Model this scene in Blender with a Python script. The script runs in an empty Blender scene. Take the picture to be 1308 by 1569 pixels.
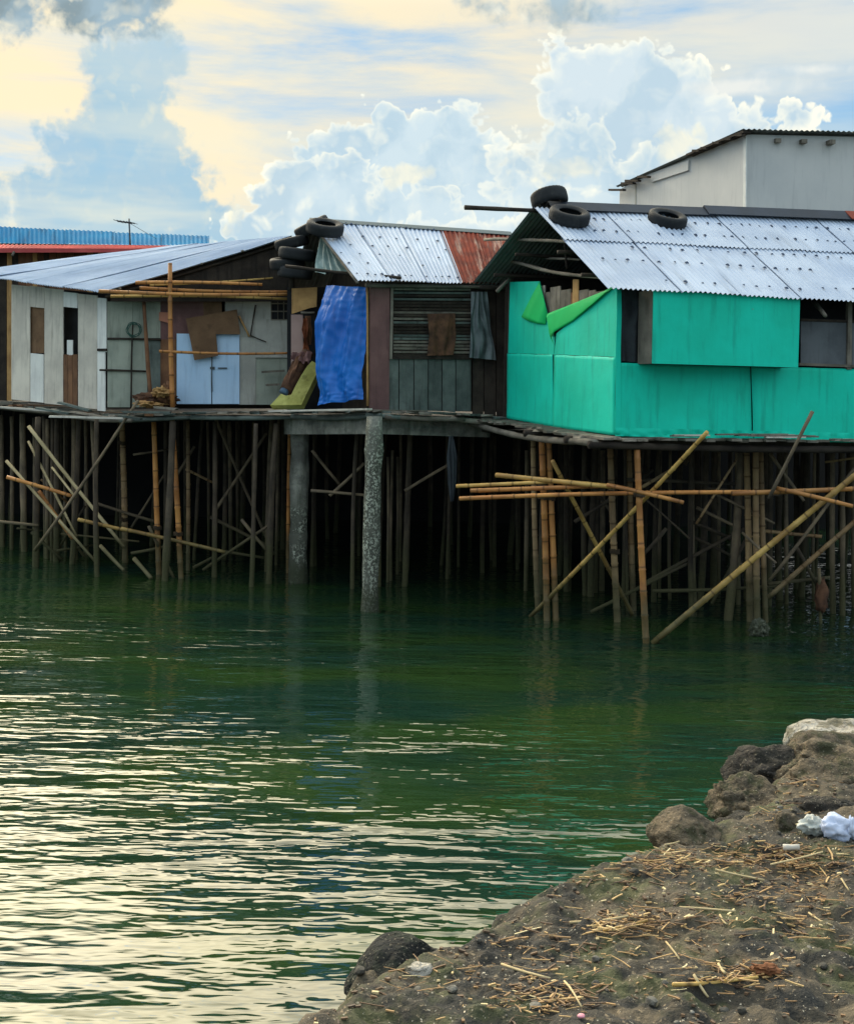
import bpy, bmesh, math, random
from mathutils import Vector, Matrix, noise
random.seed(7)
R = math.radians
SC = bpy.context.scene
COL = SC.collection

# ------------------------------------------------------------------ camera
F, CX, HY, CAMH, ROLL = 2200.0, 654.0, 610.0, 3.35, R(1.1)
cam = bpy.data.cameras.new('camera')
cam.sensor_fit = 'VERTICAL'; cam.sensor_height = 24.0; cam.lens = F / 1569 * 24
cam.shift_y = -(784.5 - HY) / 1569
cam.clip_start = 0.1; cam.clip_end = 5000
co = bpy.data.objects.new('camera', cam); COL.objects.link(co)
co.matrix_world = Matrix.Translation((0, 0, CAMH)) @ Matrix.Rotation(R(90), 4, 'X') @ Matrix.Rotation(ROLL, 4, 'Z')
SC.camera = co
SC.view_settings.view_transform = 'Standard'; SC.view_settings.look = 'None'
SC.view_settings.exposure = 0.42; SC.view_settings.gamma = 1
SC.view_settings.use_curve_mapping = False
SC.cycles.use_denoising = True
SC.cycles.max_bounces = 5; SC.cycles.diffuse_bounces = 3; SC.cycles.glossy_bounces = 3
SC.cycles.sample_clamp_indirect = 6

# ------------------------------------------------------------------ light directions
SUN_AZ, SUN_EL = R(-30), R(28)
SUN = Vector((math.sin(SUN_AZ) * math.cos(SUN_EL), math.cos(SUN_AZ) * math.cos(SUN_EL), math.sin(SUN_EL)))


def lin(r, g, b, k=1.0):
    f = lambda v: (v / 255 / 12.92 if v / 255 <= 0.04045 else ((v / 255 + 0.055) / 1.055) ** 2.4) * k
    return (f(r), f(g), f(b), 1)


def unroll(x, y):
    dx, dy = x - CX, y - HY
    return dx * math.cos(ROLL) + dy * math.sin(ROLL), -dx * math.sin(ROLL) + dy * math.cos(ROLL)


# ------------------------------------------------------------------ node helpers
class NT:
    def __init__(s, nt): s.nt = nt
    def node(s, t, **kw):
        n = s.nt.nodes.new(t)
        for k, v in kw.items(): setattr(n, k, v)
        return n
    def put(s, sock, v):
        if isinstance(v, bpy.types.NodeSocket): s.nt.links.new(v, sock)
        elif isinstance(v, (int, float)) and sock.type in ('VECTOR', 'RGBA'):
            sock.default_value = (v, v, v) if sock.type == 'VECTOR' else (v, v, v, 1)
        else: sock.default_value = v
    def m(s, op, *a, clamp=False):
        n = s.node('ShaderNodeMath', operation=op, use_clamp=clamp)
        for i, v in enumerate(a): s.put(n.inputs[i], v)
        return n.outputs[0]
    def v(s, op, *a):
        n = s.node('ShaderNodeVectorMath', operation=op)
        for i, x in enumerate(a): s.put(n.inputs[i], x)
        return n.outputs['Value'] if op in ('DOT_PRODUCT', 'LENGTH', 'DISTANCE') else n.outputs[0]
    def mix(s, f, a, b, blend='MIX'):
        n = s.node('ShaderNodeMix', data_type='RGBA', blend_type=blend)
        s.put(n.inputs[0], f); s.put(n.inputs[6], a); s.put(n.inputs[7], b)
        return n.outputs[2]
    def ss(s, x, lo, hi, a=0.0, b=1.0):
        n = s.node('ShaderNodeMapRange', interpolation_type='SMOOTHSTEP')
        for i, v in enumerate((x, lo, hi, a, b)): s.put(n.inputs[i], v)
        return n.outputs[0]
    def noise(s, vec, scale, detail=4, rough=0.5, dist=0.0, col=False):
        n = s.node('ShaderNodeTexNoise'); s.put(n.inputs['Vector'], vec)
        n.inputs['Scale'].default_value = scale; n.inputs['Detail'].default_value = detail
        n.inputs['Roughness'].default_value = rough; n.inputs['Distortion'].default_value = dist
        return n.outputs['Color' if col else 'Fac']
    def vor(s, vec, scale, detail=0, rough=0.5, lac=2.0, feature='F1', out='Distance'):
        n = s.node('ShaderNodeTexVoronoi', feature=feature); s.put(n.inputs['Vector'], vec)
        n.inputs['Scale'].default_value = scale
        if 'Detail' in n.inputs:
            n.inputs['Detail'].default_value = detail; n.inputs['Roughness'].default_value = rough; n.inputs['Lacunarity'].default_value = lac
        return n.outputs[out]
    def xyz(s, vec):
        n = s.node('ShaderNodeSeparateXYZ'); s.put(n.inputs[0], vec); return n.outputs
    def comb(s, x, y, z):
        n = s.node('ShaderNodeCombineXYZ')
        for i, v in enumerate((x, y, z)): s.put(n.inputs[i], v)
        return n.outputs[0]


# ------------------------------------------------------------------ world: Nishita sky with cumulus and streaked high cloud
def build_world():
    w = bpy.data.worlds.new('World'); SC.world = w; w.use_nodes = True
    w.node_tree.nodes.clear(); t = NT(w.node_tree)
    K = 8.3                                    # cloud radiance / background strength (0.1)
    sky = t.node('ShaderNodeTexSky', sky_type='NISHITA', sun_disc=False)
    sky.sun_elevation = SUN_EL; sky.sun_rotation = SUN_AZ
    sky.air_density = 1.0; sky.dust_density = 0.6; sky.ozone_density = 2.0
    d = t.v('NORMALIZE', t.node('ShaderNodeTexCoord').outputs['Generated'])
    x, y, z = t.xyz(d)
    U = t.m('MULTIPLY', t.m('ARCTAN2', x, y), F / 100)        # angular units: 22 per radian
    V = t.m('MULTIPLY', t.m('ARCSINE', z), F / 100)
    P = t.v('SCALE', d); t.nt.nodes[-1].inputs['Scale'].default_value = F / 100
    sd = t.m('ARCCOSINE', t.m('MINIMUM', t.v('DOT_PRODUCT', d, tuple(SUN)), 0.99999))   # angle from the sun
    glow = t.m('EXPONENT', t.m('MULTIPLY', t.m('POWER', t.m('DIVIDE', sd, R(24)), 2), -1))
    wide = t.m('EXPONENT', t.m('MULTIPLY', t.m('POWER', t.m('DIVIDE', sd, R(48)), 2), -1))
    el = t.m('ARCSINE', z)
    base = t.mix(0.75, sky.outputs[0], lin(126, 180, 220, K))
    hz = t.ss(el, R(-2), R(12), 1, 0)
    base = t.mix(t.m('MULTIPLY', hz, 0.85), base, lin(188, 220, 230, K))
    # high streaked cloud, creamy towards the sun, whiter away from it with brightness added to light the facades
    Ps = t.v('MULTIPLY', P, (0.16, 0.16, 0.95))
    n1 = t.noise(Ps, 0.9, 7, 0.6, 0.5)
    n2 = t.noise(t.v('ADD', Ps, (7, 3, 11)), 0.33, 4, 0.5)
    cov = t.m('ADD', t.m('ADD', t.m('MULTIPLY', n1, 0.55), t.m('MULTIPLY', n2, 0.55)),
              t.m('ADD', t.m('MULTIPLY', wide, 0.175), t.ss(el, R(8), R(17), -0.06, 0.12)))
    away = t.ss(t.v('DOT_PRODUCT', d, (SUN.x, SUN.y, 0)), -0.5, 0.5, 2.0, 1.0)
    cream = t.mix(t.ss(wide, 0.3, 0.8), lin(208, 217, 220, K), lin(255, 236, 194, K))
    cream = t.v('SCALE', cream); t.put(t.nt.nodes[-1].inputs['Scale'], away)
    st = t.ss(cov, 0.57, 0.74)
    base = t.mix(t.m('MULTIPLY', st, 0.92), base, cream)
    # thin veil over the sun, well above the cumulus, boosted there to add scene light
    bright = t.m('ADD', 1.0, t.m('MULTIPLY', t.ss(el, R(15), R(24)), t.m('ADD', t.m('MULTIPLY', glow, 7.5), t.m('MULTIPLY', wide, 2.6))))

    UV = t.comb(U, V, 0.0)
    def vor2(vec, scale, detail, rough):
        n = t.node('ShaderNodeTexVoronoi', voronoi_dimensions='2D', feature='F1'); t.put(n.inputs['Vector'], vec)
        n.inputs['Scale'].default_value = scale; n.inputs['Detail'].default_value = detail; n.inputs['Roughness'].default_value = rough; n.inputs['Lacunarity'].default_value = 2.2
        return n.outputs['Distance']
    def noi2(vec, scale, detail, rough):
        n = t.node('ShaderNodeTexNoise', noise_dimensions='2D'); t.put(n.inputs['Vector'], vec)
        n.inputs['Scale'].default_value = scale; n.inputs['Detail'].default_value = detail; n.inputs['Roughness'].default_value = rough
        return n.outputs['Fac']
    wrp = t.node('ShaderNodeTexNoise', noise_dimensions='2D'); t.put(wrp.inputs['Vector'], UV); wrp.inputs['Scale'].default_value = 1.6; wrp.inputs['Detail'].default_value = 3
    UVw = t.v('MULTIPLY_ADD', wrp.outputs['Color'], (0.35, 0.35, 0), UV)
    bil = t.m('SUBTRACT', 0.5, vor2(UVw, 2.3, 2.0, 0.5))
    bil2 = t.m('SUBTRACT', 0.5, vor2(t.v('ADD', UVw, (-0.12, 0.14, 0)), 2.3, 1.5, 0.5))
    fine = t.m('SUBTRACT', noi2(UV, 1.1, 5, 0.6), 0.5)
    broad = t.ss(noi2(t.v('ADD', UV, (2, 9, 4)), 0.7, 3, 0.5), 0.42, 0.66)
    broad2 = t.ss(noi2(t.v('ADD', UVw, (5, 1, 4)), 0.9, 4, 0.55), 0.38, 0.64)
    lit = t.m('MULTIPLY', t.m('SUBTRACT', bil, bil2), t.m('MULTIPLY_ADD', broad, 0.9, 0.35))

    def lobes(lst):
        f = None
        for (px, py, rx, ry) in lst:
            a, b = unroll(px, py)
            q = t.v('LENGTH', t.v('MULTIPLY_ADD', UV, (100 / rx, 100 / ry, 0), (-a / rx, b / ry, 0)))
            g = t.m('MULTIPLY_ADD', q, -min(rx, ry) / 100, min(rx, ry) / 100)
            f = g if f is None else t.m('SMOOTH_MAX', f, g, 0.12)
        return f

    def cloud(base, lst, amp, ampf, soft, body, rimc, rimw, litk, op=1.0, rimop=0.9):
        f = t.m('ADD', lobes(lst), t.m('ADD', t.m('MULTIPLY', bil, amp), t.m('MULTIPLY', fine, ampf)))
        mk = t.m('MULTIPLY', t.ss(f, 0.0, soft), op)
        rim = t.m('MULTIPLY', t.m('POWER', t.ss(f, -0.02, rimw, 1, 0), 1.6), t.m('MULTIPLY', t.m('MULTIPLY_ADD', broad, 0.35, 0.8), rimop))
        sh = t.m('ADD', rim, t.m('MULTIPLY', lit, litk), clamp=True)
        body2 = t.mix(t.m('MULTIPLY', broad2, 0.55), body, lin(166, 196, 215, K))
        return t.mix(mk, base, t.mix(sh, body2, rimc))

    # shaded blue tower on the sun side
    base = cloud(base, [(210, 300, 150, 110), (185, 240, 125, 95), (200, 150, 88, 95), (140, 360, 190, 110), (320, 370, 110, 90),
                        (240, 100, 62, 60), (60, 420, 190, 110)], 0.30, 0.9, 0.30,
                 lin(150, 192, 217, K), lin(240, 234, 206, K), 0.22, 0.5, 0.88, 0.6)
    # veil in front of the tower's foot
    base = t.mix(t.m('MULTIPLY', t.ss(t.noise(t.v('ADD', t.v('MULTIPLY', P, (0.22, 0.22, 1.5)), (3, 1, 5)), 0.8, 4, 0.55), 0.44, 0.64), t.m('MULTIPLY', t.ss(el, R(5), R(13), 1, 0.35), 0.6)), base, lin(236, 234, 212, K))
    # bank of cumulus in the middle, heaped back to front
    bb, rr = lin(204, 222, 230, K), lin(255, 251, 230, K * 1.04)
    base = cloud(base, [(600, 275, 155, 110), (545, 240, 80, 66), (690, 240, 100, 84), (590, 188, 46, 40), (695, 192, 54, 44), (742, 184, 32, 24), (485, 245, 52, 55), (760, 330, 170, 90), (600, 420, 300, 110)], 0.34, 0.22, 0.08, bb, rr, 0.26, 0.75)
    base = cloud(base, [(480, 315, 110, 84), (530, 280, 64, 52), (410, 360, 72, 62), (640, 340, 130, 66), (350, 362, 30, 34), (480, 450, 200, 110)], 0.34, 0.22, 0.08, bb, rr, 0.26, 0.75, 0.95)
    # tall cumulus with an anvil shoulder
    bb2 = lin(208, 223, 230, K)
    base = cloud(base, [(905, 155, 98, 82), (862, 105, 54, 44), (960, 200, 150, 90), (1060, 220, 140, 70), (1140, 222, 95, 50), (1200, 200, 55, 36),
                        (960, 112, 78, 48), (1010, 150, 95, 66), (960, 370, 260, 80)], 0.32, 0.22, 0.08, bb2, rr, 0.34, 0.7)
    base = cloud(base, [(870, 232, 85, 58), (800, 262, 80, 40), (900, 300, 190, 66), (1010, 262, 60, 40), (765, 218, 50, 22), (760, 420, 300, 100)], 0.34, 0.3, 0.10, bb, rr, 0.34, 0.8, 0.85)
    # low sunlit puffs and flat lens cloud
    base = cloud(base, [(625, 268, 52, 28), (368, 330, 24, 32), (1040, 230, 50, 36), (860, 266, 95, 24), (350, 360, 22, 20)], 0.22, 0.3, 0.14, lin(240, 238, 218, K), lin(255, 248, 216, K), 0.12, 0.8, 0.8)
    base = cloud(base, [(1140, 152, 150, 18), (1240, 132, 140, 12)], 0.04, 0.12, 0.12, lin(232, 234, 228, K), lin(244, 242, 228, K), 0.05, 0.2, 0.85)
    # grey ragged clouds above
    base = cloud(base, [(150, 34, 160, 60), (20, 52, 84, 54), (215, 30, 80, 52), (220, 75, 60, 30)], 0.25, 0.9, 0.30, lin(128, 150, 160, K), lin(240, 234, 210, K), 0.36, 1.2, 0.95)
    base = cloud(base, [(850, 24, 140, 52), (900, 44, 80, 36), (760, 22, 80, 38)], 0.2, 0.8, 0.36, lin(156, 176, 184, K), lin(230, 230, 216, K), 0.30, 1.6, 0.9)
    base = t.mix(t.ss(el, R(-1), R(7.5), 0.75, 0), base, lin(190, 219, 229, K))
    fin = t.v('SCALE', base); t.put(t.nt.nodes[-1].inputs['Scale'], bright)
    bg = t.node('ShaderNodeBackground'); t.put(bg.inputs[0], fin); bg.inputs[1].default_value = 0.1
    out = t.node('ShaderNodeOutputWorld'); t.nt.links.new(bg.outputs[0], out.inputs[0])
    w.cycles.sampling_method = 'MANUAL'; w.cycles.sample_map_resolution = 512


build_world()
sl = bpy.data.lights.new('sun', 'SUN'); sl.energy = 1.4; sl.angle = R(12); sl.color = (1, 0.93, 0.80)
so = bpy.data.objects.new('sun', sl); COL.objects.link(so)
so.rotation_euler = SUN.to_track_quat('Z', 'Y').to_euler(); so.location = SUN * 50


# ------------------------------------------------------------------ positions
def W(x, y, D):
    a, b = unroll(x, y)
    return Vector((a / F * D, D, CAMH - b / F * D))


def ray(x, y):
    a, b = unroll(x, y)
    return Vector((a / F, 1.0, -b / F))


def onplane(x, y, p, n):
    r = ray(x, y); o = Vector((0, 0, CAMH))
    return o + r * ((p - o).dot(n) / r.dot(n))


def onwater(x, y, z=0.0):
    a, b = unroll(x, y)
    return W(x, y, F * (CAMH - z) / b)


# ------------------------------------------------------------------ objects
def tag(o, label=None, cat=None, group=None, kind=None):
    if label: o['label'] = label
    if cat: o['category'] = cat
    if group: o['group'] = group
    if kind: o['kind'] = kind
    return o


def thing(name, loc, label, cat, group=None):
    o = bpy.data.objects.new(name, None); COL.objects.link(o); o.location = loc; o.empty_display_size = 0.1
    return tag(o, label, cat, group)


WLOC = {}


def wloc(o):
    v = Vector((0, 0, 0))
    while o is not None: v += o.location; o = o.parent
    return v


def obj(name, verts, faces, mat, parent=None, smooth=False, center=True):
    vs = [Vector(v) for v in verts]
    c = sum(vs, Vector()) / len(vs) if center else Vector((0, 0, 0))
    me = bpy.data.meshes.new(name)
    me.from_pydata([v - c for v in vs], [], faces); me.update()
    me.materials.append(mat)
    if smooth: me.polygons.foreach_set('use_smooth', [True] * len(me.polygons))
    o = bpy.data.objects.new(name, me); COL.objects.link(o)
    if parent is not None: o.parent = parent; o.location = c - wloc(parent)
    else: o.location = c
    return o


def panel(name, pts, th, mat, parent=None, sub=False, back=None):
    """A board with the outline pts, extruded away from the viewer by th."""
    pts = [Vector(p) for p in pts]
    n = Vector()
    for i in range(len(pts)):
        a, b = pts[i], pts[(i + 1) % len(pts)]
        n += a.cross(b)
    n.normalize()
    mid = sum(pts, Vector()) / len(pts)
    if n.dot(Vector((0, 0, CAMH)) - mid) < 0: pts.reverse(); n = -n
    if back is not None: n = -Vector(back).normalized()
    k = len(pts)
    vs = pts + [p - n * th for p in pts]
    fs = [list(range(k)), list(range(2 * k - 1, k - 1, -1))] + [[i, k + i, k + (i + 1) % k, (i + 1) % k] for i in range(k)]
    return obj(name, vs, fs, mat, parent)


def box(name, c, ax, ay, az, mat, parent=None):
    c = Vector(c); vs = []
    for sx in (-1, 1):
        for sy in (-1, 1):
            for sz in (-1, 1): vs.append(c + ax * sx + ay * sy + az * sz)
    fs = [(0, 1, 3, 2), (4, 6, 7, 5), (0, 4, 5, 1), (2, 3, 7, 6), (0, 2, 6, 4), (1, 5, 7, 3)]
    return obj(name, vs, fs, mat, parent)


def plank(name, A, B, width, th, mat, parent=None, up=Vector((0, 0, 1)), chip=0.0):
    """A board from A to B, width across, th thick; its broad face has the normal up."""
    A, B = Vector(A), Vector(B); d = (B - A).normalized(); s = d.cross(up).normalized(); n = s.cross(d).normalized()
    j = lambda: random.uniform(-chip, chip)
    vs = []
    for p, e in ((A, 1), (B, -1)):
        for (a, b) in ((-1, -1), (1, -1), (1, 1), (-1, 1)):
            vs.append(p + s * (a * width / 2) + n * (b * th / 2) + d * j())
    fs = [(0, 3, 2, 1), (4, 5, 6, 7), (0, 1, 5, 4), (1, 2, 6, 5), (2, 3, 7, 6), (3, 0, 4, 7)]
    return obj(name, vs, fs, mat, parent)


def sheet(name, A, B, C, D, pitch, mat, parent=None, amp=0.014, nv=8, wob=0.01, lift=0.0, jag=0.0):
    """Corrugated sheet: A eave start, B eave end, C ridge end, D ridge start; ribs run from eave to ridge."""
    A, B, C, D = map(Vector, (A, B, C, D))
    L = ((B - A).length + (C - D).length) / 2
    nw = max(2, round(L / pitch)); nu = nw * 6
    n = (B - A).cross(D - A).normalized()
    if n.z < 0: n = -n
    vs, fs = [], []
    sd = random.random() * 50
    for j in range(nv + 1):
        tv = j / nv
        for i in range(nu + 1):
            tu = i / nu
            p = A.lerp(B, tu).lerp(D.lerp(C, tu), tv)
            h = amp * math.cos(tu * nw * 2 * math.pi) + wob * noise.noise(Vector((tu * L * 1.3 + sd, tv * 3, sd)))
            q = p + n * (h + lift)
            if j == 0: q += (A - D).normalized() * (0.012 * noise.noise(Vector((tu * L * 4, sd, 0))) + jag * noise.noise(Vector((tu * L * 9, sd, 3))))
            vs.append(q)
    for j in range(nv):
        for i in range(nu):
            a = j * (nu + 1) + i
            fs.append((a, a + 1, a + nu + 2, a + nu + 1))
    o = obj(name, vs, fs, mat, parent, smooth=True)
    Lv = ((D - A).length + (C - B).length) / 2; me = o.data; uv = me.uv_layers.new(name='UVMap')
    co = [((k % (nu + 1)) / nu * L, (k // (nu + 1)) / nv * Lv) for k in range(len(vs))]
    uv.data.foreach_set('uv', [c for lp in me.loops for c in co[lp.vertex_index]])
    return o


def cloth(name, left, right, mat, parent=None, nu=40, nv=40, folds=5, amp=0.05, th=0.0, fine=0.01, seed=0, nrm=None):
    """Hanging sheet between two polylines (top to bottom) with folds running down."""
    def samp(pl, t):
        f = t * (len(pl) - 1); i = min(int(f), len(pl) - 2); return pl[i].lerp(pl[i + 1], f - i)
    left = [Vector(p) for p in left]; right = [Vector(p) for p in right]
    n = nrm if nrm is not None else (right[0] - left[0]).cross(left[-1] - left[0]).normalized()
    if n.dot(Vector((0, 0, CAMH)) - left[0]) < 0: n = -n
    vs, fs = [], []
    for j in range(nv + 1):
        tv = j / nv
        for i in range(nu + 1):
            tu = i / nu
            p = samp(left, tv).lerp(samp(right, tv), tu)
            ph = tu * folds * 6.28 + 1.2 * noise.noise(Vector((tu * 2, tv * 2, seed + 3.3))) * 3
            h = amp * (0.6 * math.sin(ph) + 0.9 * noise.noise(Vector((tu * 3.2 + tv, tv * 1.8, seed)))) * (0.35 + 0.65 * min(1, tv * 2.5 + 0.2))
            h += fine * noise.noise(Vector((tu * 13 + tv * 5, tv * 3.2, seed + 9))) + fine * .4 * noise.noise(Vector((tu * 9, tv * 22, seed + 19)))
            vs.append(p + n * h)
    for j in range(nv):
        for i in range(nu):
            a = j * (nu + 1) + i
            fs.append((a, a + nu + 1, a + nu + 2, a + 1))
    return obj(name, vs, fs, mat, parent, smooth=True)


def pole(name, A, B, r, mat, parent=None, bamboo=True, bend=0.012, taper=0.85, sides=9, knots=0.33):
    """Round pole from A to B; local Z runs along it so that the material can follow its joints."""
    A, B = Vector(A), Vector(B); L = (B - A).length
    q = (B - A).to_track_quat('Z', 'Y')
    ph = random.random() * 6.28; bx, by = math.cos(ph) * bend * L, math.sin(ph) * bend * L
    zs = []
    if bamboo:
        kz = random.uniform(0.05, knots)
        zs = [0.0]
        while kz < L - 0.03:
            zs += [kz - 0.02, kz, kz + 0.02]; kz += knots * random.uniform(0.9, 1.1)
        zs.append(L)
        rad = [1.0] + [1.0, 1.16, 1.0] * ((len(zs) - 2) // 3) + [1.0]
    else:
        n = max(4, int(L / 0.25)); zs = [L * i / n for i in range(n + 1)]; rad = [random.uniform(0.9, 1.1) for _ in zs]
    vs, fs = [], []
    for zz, rr in zip(zs, rad):
        t = zz / L; k = math.sin(t * math.pi) + (0.25 * math.sin(t * 7 + ph) if not bamboo else 0)
        for i in range(sides):
            a = 6.2832 * i / sides; ra = r * rr * (1 - (1 - taper) * t) * (1 if bamboo else 1 + 0.13 * noise.noise(Vector((i * 1.7, zz * 2, ph))))
            vs.append((bx * k + ra * math.cos(a), by * k + ra * math.sin(a), zz))
    m = len(zs)
    for j in range(m - 1):
        for i in range(sides):
            a, b = j * sides + i, j * sides + (i + 1) % sides
            fs.append((a, b, b + sides, a + sides))
    fs.append(tuple(range(sides - 1, -1, -1))); fs.append(tuple((m - 1) * sides + i for i in range(sides)))
    o = obj(name, vs, fs, mat, None, smooth=True, center=False)
    o.rotation_mode = 'QUATERNION'; o.rotation_quaternion = q
    if parent is not None: o.parent = parent; o.location = A - wloc(parent)
    else: o.location = A
    return o


# ------------------------------------------------------------------ materials
MATS = {}


def material(name, c1, c2, rough=0.8, scale=2.0, stain=None, stain_amt=0.6, streak=True, bump=0.15, bscale=40, spec=0.3, metal=0.0,
             vary=0.15, tide=False, knots=False, speck=None, alpha=None, uv=False):
    if name in MATS: return MATS[name]
    m = bpy.data.materials.new(name); m.use_nodes = True; m.node_tree.nodes.clear(); t = NT(m.node_tree)
    tc = t.node('ShaderNodeTexCoord').outputs['UV' if uv else 'Object']
    oi = t.node('ShaderNodeObjectInfo'); rnd = oi.outputs['Random']
    off = t.comb(t.m('MULTIPLY', rnd, 37.0), t.m('MULTIPLY', rnd, 91.0), t.m('MULTIPLY', rnd, 53.0))
    co_ = t.v('ADD', tc, off)
    col = t.mix(t.ss(t.noise(co_, scale, 6, 0.62), 0.32, 0.68), c1, c2)
    if stain is not None:
        sv = t.v('MULTIPLY', co_, (7, 0.8, 1) if uv else (9, 9, 0.9)) if streak else co_
        sf = t.ss(t.noise(sv, 1.0 if streak else scale * 2.2, 6, 0.65), 0.5, 0.72)
        col = t.mix(t.m('MULTIPLY', sf, stain_amt), col, stain)
    if speck is not None:
        c, sc, th = speck
        sp = t.ss(t.noise(co_, sc, 3, 0.6), th, th + 0.06)
        col = t.mix(sp, col, c)
    if knots:
        zz = t.xyz(tc)[2]
        fr = t.m('FRACT', t.m('ADD', t.m('DIVIDE', zz, 0.33), rnd))
        kk = t.ss(t.m('ABSOLUTE', t.m('SUBTRACT', fr, 0.5)), 0.0, 0.07, 0.75, 0)
        col = t.mix(kk, col, lin(70, 45, 25))
        band = t.noise(t.comb(t.m('MULTIPLY', rnd, 20), 0, zz), 1.6, 2, 0.5)
        col = t.mix(t.ss(band, 0.45, 0.7, 0, 0.65), col, lin(112, 78, 44))
    hs = t.node('ShaderNodeHueSaturation'); t.put(hs.inputs['Color'], col)
    t.put(hs.inputs['Value'], t.m('ADD', 1 - vary, t.m('MULTIPLY', rnd, vary * 2)))
    col = hs.outputs[0]
    if tide:
        pz = t.xyz(t.node('ShaderNodeNewGeometry').outputs['Position'])[2]
        e = t.m('ADD', pz, t.m('MULTIPLY', t.m('SUBTRACT', t.noise(co_, 6, 4), 0.5), 0.7))
        col = t.mix(t.ss(e, 0.35, 1.1, 0.85, 0), col, t.mix(t.noise(co_, 25, 3), lin(52, 58, 34), lin(88, 84, 58)))
    b = t.node('ShaderNodeBsdfPrincipled')
    t.put(b.inputs['Base Color'], col); b.inputs['Roughness'].default_value = rough; b.inputs['Metallic'].default_value = metal
    b.inputs['Specular IOR Level'].default_value = spec
    if bump:
        bn = t.node('ShaderNodeBump'); bn.inputs['Strength'].default_value = bump; bn.inputs['Distance'].default_value = 0.02
        t.put(bn.inputs['Height'], t.m('ADD', t.noise(co_, bscale, 4, 0.6), t.m('MULTIPLY', t.noise(t.v('MULTIPLY', co_, (1, 1, 0.15)), bscale * 1.2, 2), 0.8 if streak else 0)))
        t.put(b.inputs['Normal'], bn.outputs[0])
    res = b.outputs[0]
    if alpha is not None:
        tr = t.node('ShaderNodeBsdfTransparent'); mx = t.node('ShaderNodeMixShader'); t.put(mx.inputs[0], alpha)
        t.nt.links.new(tr.outputs[0], mx.inputs[1]); t.nt.links.new(res, mx.inputs[2]); res = mx.outputs[0]
    o = t.node('ShaderNodeOutputMaterial'); t.nt.links.new(res, o.inputs[0])
    MATS[name] = m
    return m


zinc = material('zinc', lin(164, 178, 198), lin(188, 199, 214), 0.6, 0.9, lin(140, 150, 164), 0.5, True, 0.02, 30, 0.3, 0.08, 0.04, uv=True)
zinc_old = material('zinc_old', lin(120, 128, 126), lin(92, 100, 98), 0.6, 1.2, lin(58, 52, 44), 0.6, True, 0.06, 30, 0.4, 0.2, 0.1, uv=True)
rust = material('rust', lin(134, 56, 38), lin(96, 42, 32), 0.85, 3.5, lin(190, 168, 150), 0.85, True, 0.1, 30, 0.2, 0.0, 0.1, uv=True)
blue_roof = material('blue_roof', lin(12, 124, 168), lin(8, 104, 150), 0.85, 1.0, lin(20, 66, 92), 0.75, True, 0.0, 30, 0.15, 0, 0.05, uv=True)
red_roof = material('red_roof', lin(176, 50, 48), lin(140, 38, 40), 0.8, 1.0, None, 0, True, 0.0, 30, .15, uv=True)
teal = material('teal_paint', lin(4, 210, 180), lin(4, 194, 162), 0.7, 0.9, lin(4, 150, 124), 0.5, True, 0.35, 3.5, 0.3, 0, 0.03)
teal_back = material('teal_back', lin(14, 200, 108), lin(12, 186, 96), 0.7, 2.0, None, 0, True, 0.05, 18, 0.25, 0, 0.03)
wood_grey = material('wood_grey', lin(136, 128, 116), lin(104, 98, 88), 0.9, 3.0, lin(54, 48, 44), 0.6, True, 0.3, 40, 0.2, 0, 0.22)
wood_green = material('wood_greygreen', lin(104, 112, 106), lin(80, 88, 84), 0.9, 3.0, lin(44, 44, 40), 0.6, True, 0.3, 40, 0.2, 0, 0.2)
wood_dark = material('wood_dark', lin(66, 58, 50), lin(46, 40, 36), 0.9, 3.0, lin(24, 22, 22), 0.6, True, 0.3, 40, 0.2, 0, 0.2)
wood_brown = material('wood_brown', lin(128, 92, 66), lin(100, 70, 52), 0.85, 3.0, lin(60, 42, 34), 0.6, True, 0.25, 40, 0.2, 0, 0.18)
wood_tan = material('wood_tan', lin(190, 150, 96), lin(160, 122, 78), 0.8, 3.0, lin(100, 70, 44), 0.6, True, 0.25, 40, 0.25, 0, 0.15)
wood_mauve = material('wood_mauve', lin(124, 92, 88), lin(104, 76, 74), 0.85, 2.0, lin(70, 52, 52), 0.5, True, 0.2, 40, 0.2, 0, 0.08)
ply_pale = material('ply_pale', lin(210, 202, 188), lin(184, 177, 166), 0.85, 1.6, lin(112, 104, 96), 0.5, True, 0.12, 30, 0.2, 0, 0.08)
ply_white = material('ply_white', lin(226, 226, 220), lin(206, 206, 202), 0.75, 1.6, lin(150, 146, 140), 0.4, True, 0.08, 30, 0.25, 0, 0.05)
grey_board = material('grey_board', lin(182, 180, 170), lin(158, 156, 148), 0.85, 1.5, lin(98, 94, 86), 0.5, True, 0.1, 30, 0.2, 0, 0.08)
green_board = material('greygreen_board', lin(156, 160, 146), lin(132, 138, 126), 0.85, 1.5, lin(84, 84, 74), 0.5, True, 0.1, 30, 0.2, 0, 0.06)
lightblue = material('lightblue_board', lin(190, 216, 240), lin(176, 206, 234), 0.6, 1.5, lin(120, 150, 180), 0.35, True, 0.05, 30, 0.3, 0, 0.03)
cardboard = material('cardboard', lin(126, 98, 74), lin(106, 82, 62), 0.9, 2.5, lin(78, 58, 44), 0.5, False, 0.15, 30, 0.15, 0, 0.08)
brick_pink = material('pink_board', lin(190, 128, 104), lin(168, 108, 88), 0.85, 2.5, None, 0, True, 0.1)
dark_in = material('dark_interior', lin(42, 42, 44), lin(28, 28, 30), 0.9, 2.0, None, 0, True, 0.1)  # shade of the unlit rooms put into a near-black colour
screen = material('grey_screen', lin(104, 108, 112), lin(84, 88, 92), 0.85, 2.0, lin(60, 62, 64), 0.4, True, 0.1, 60)
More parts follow.
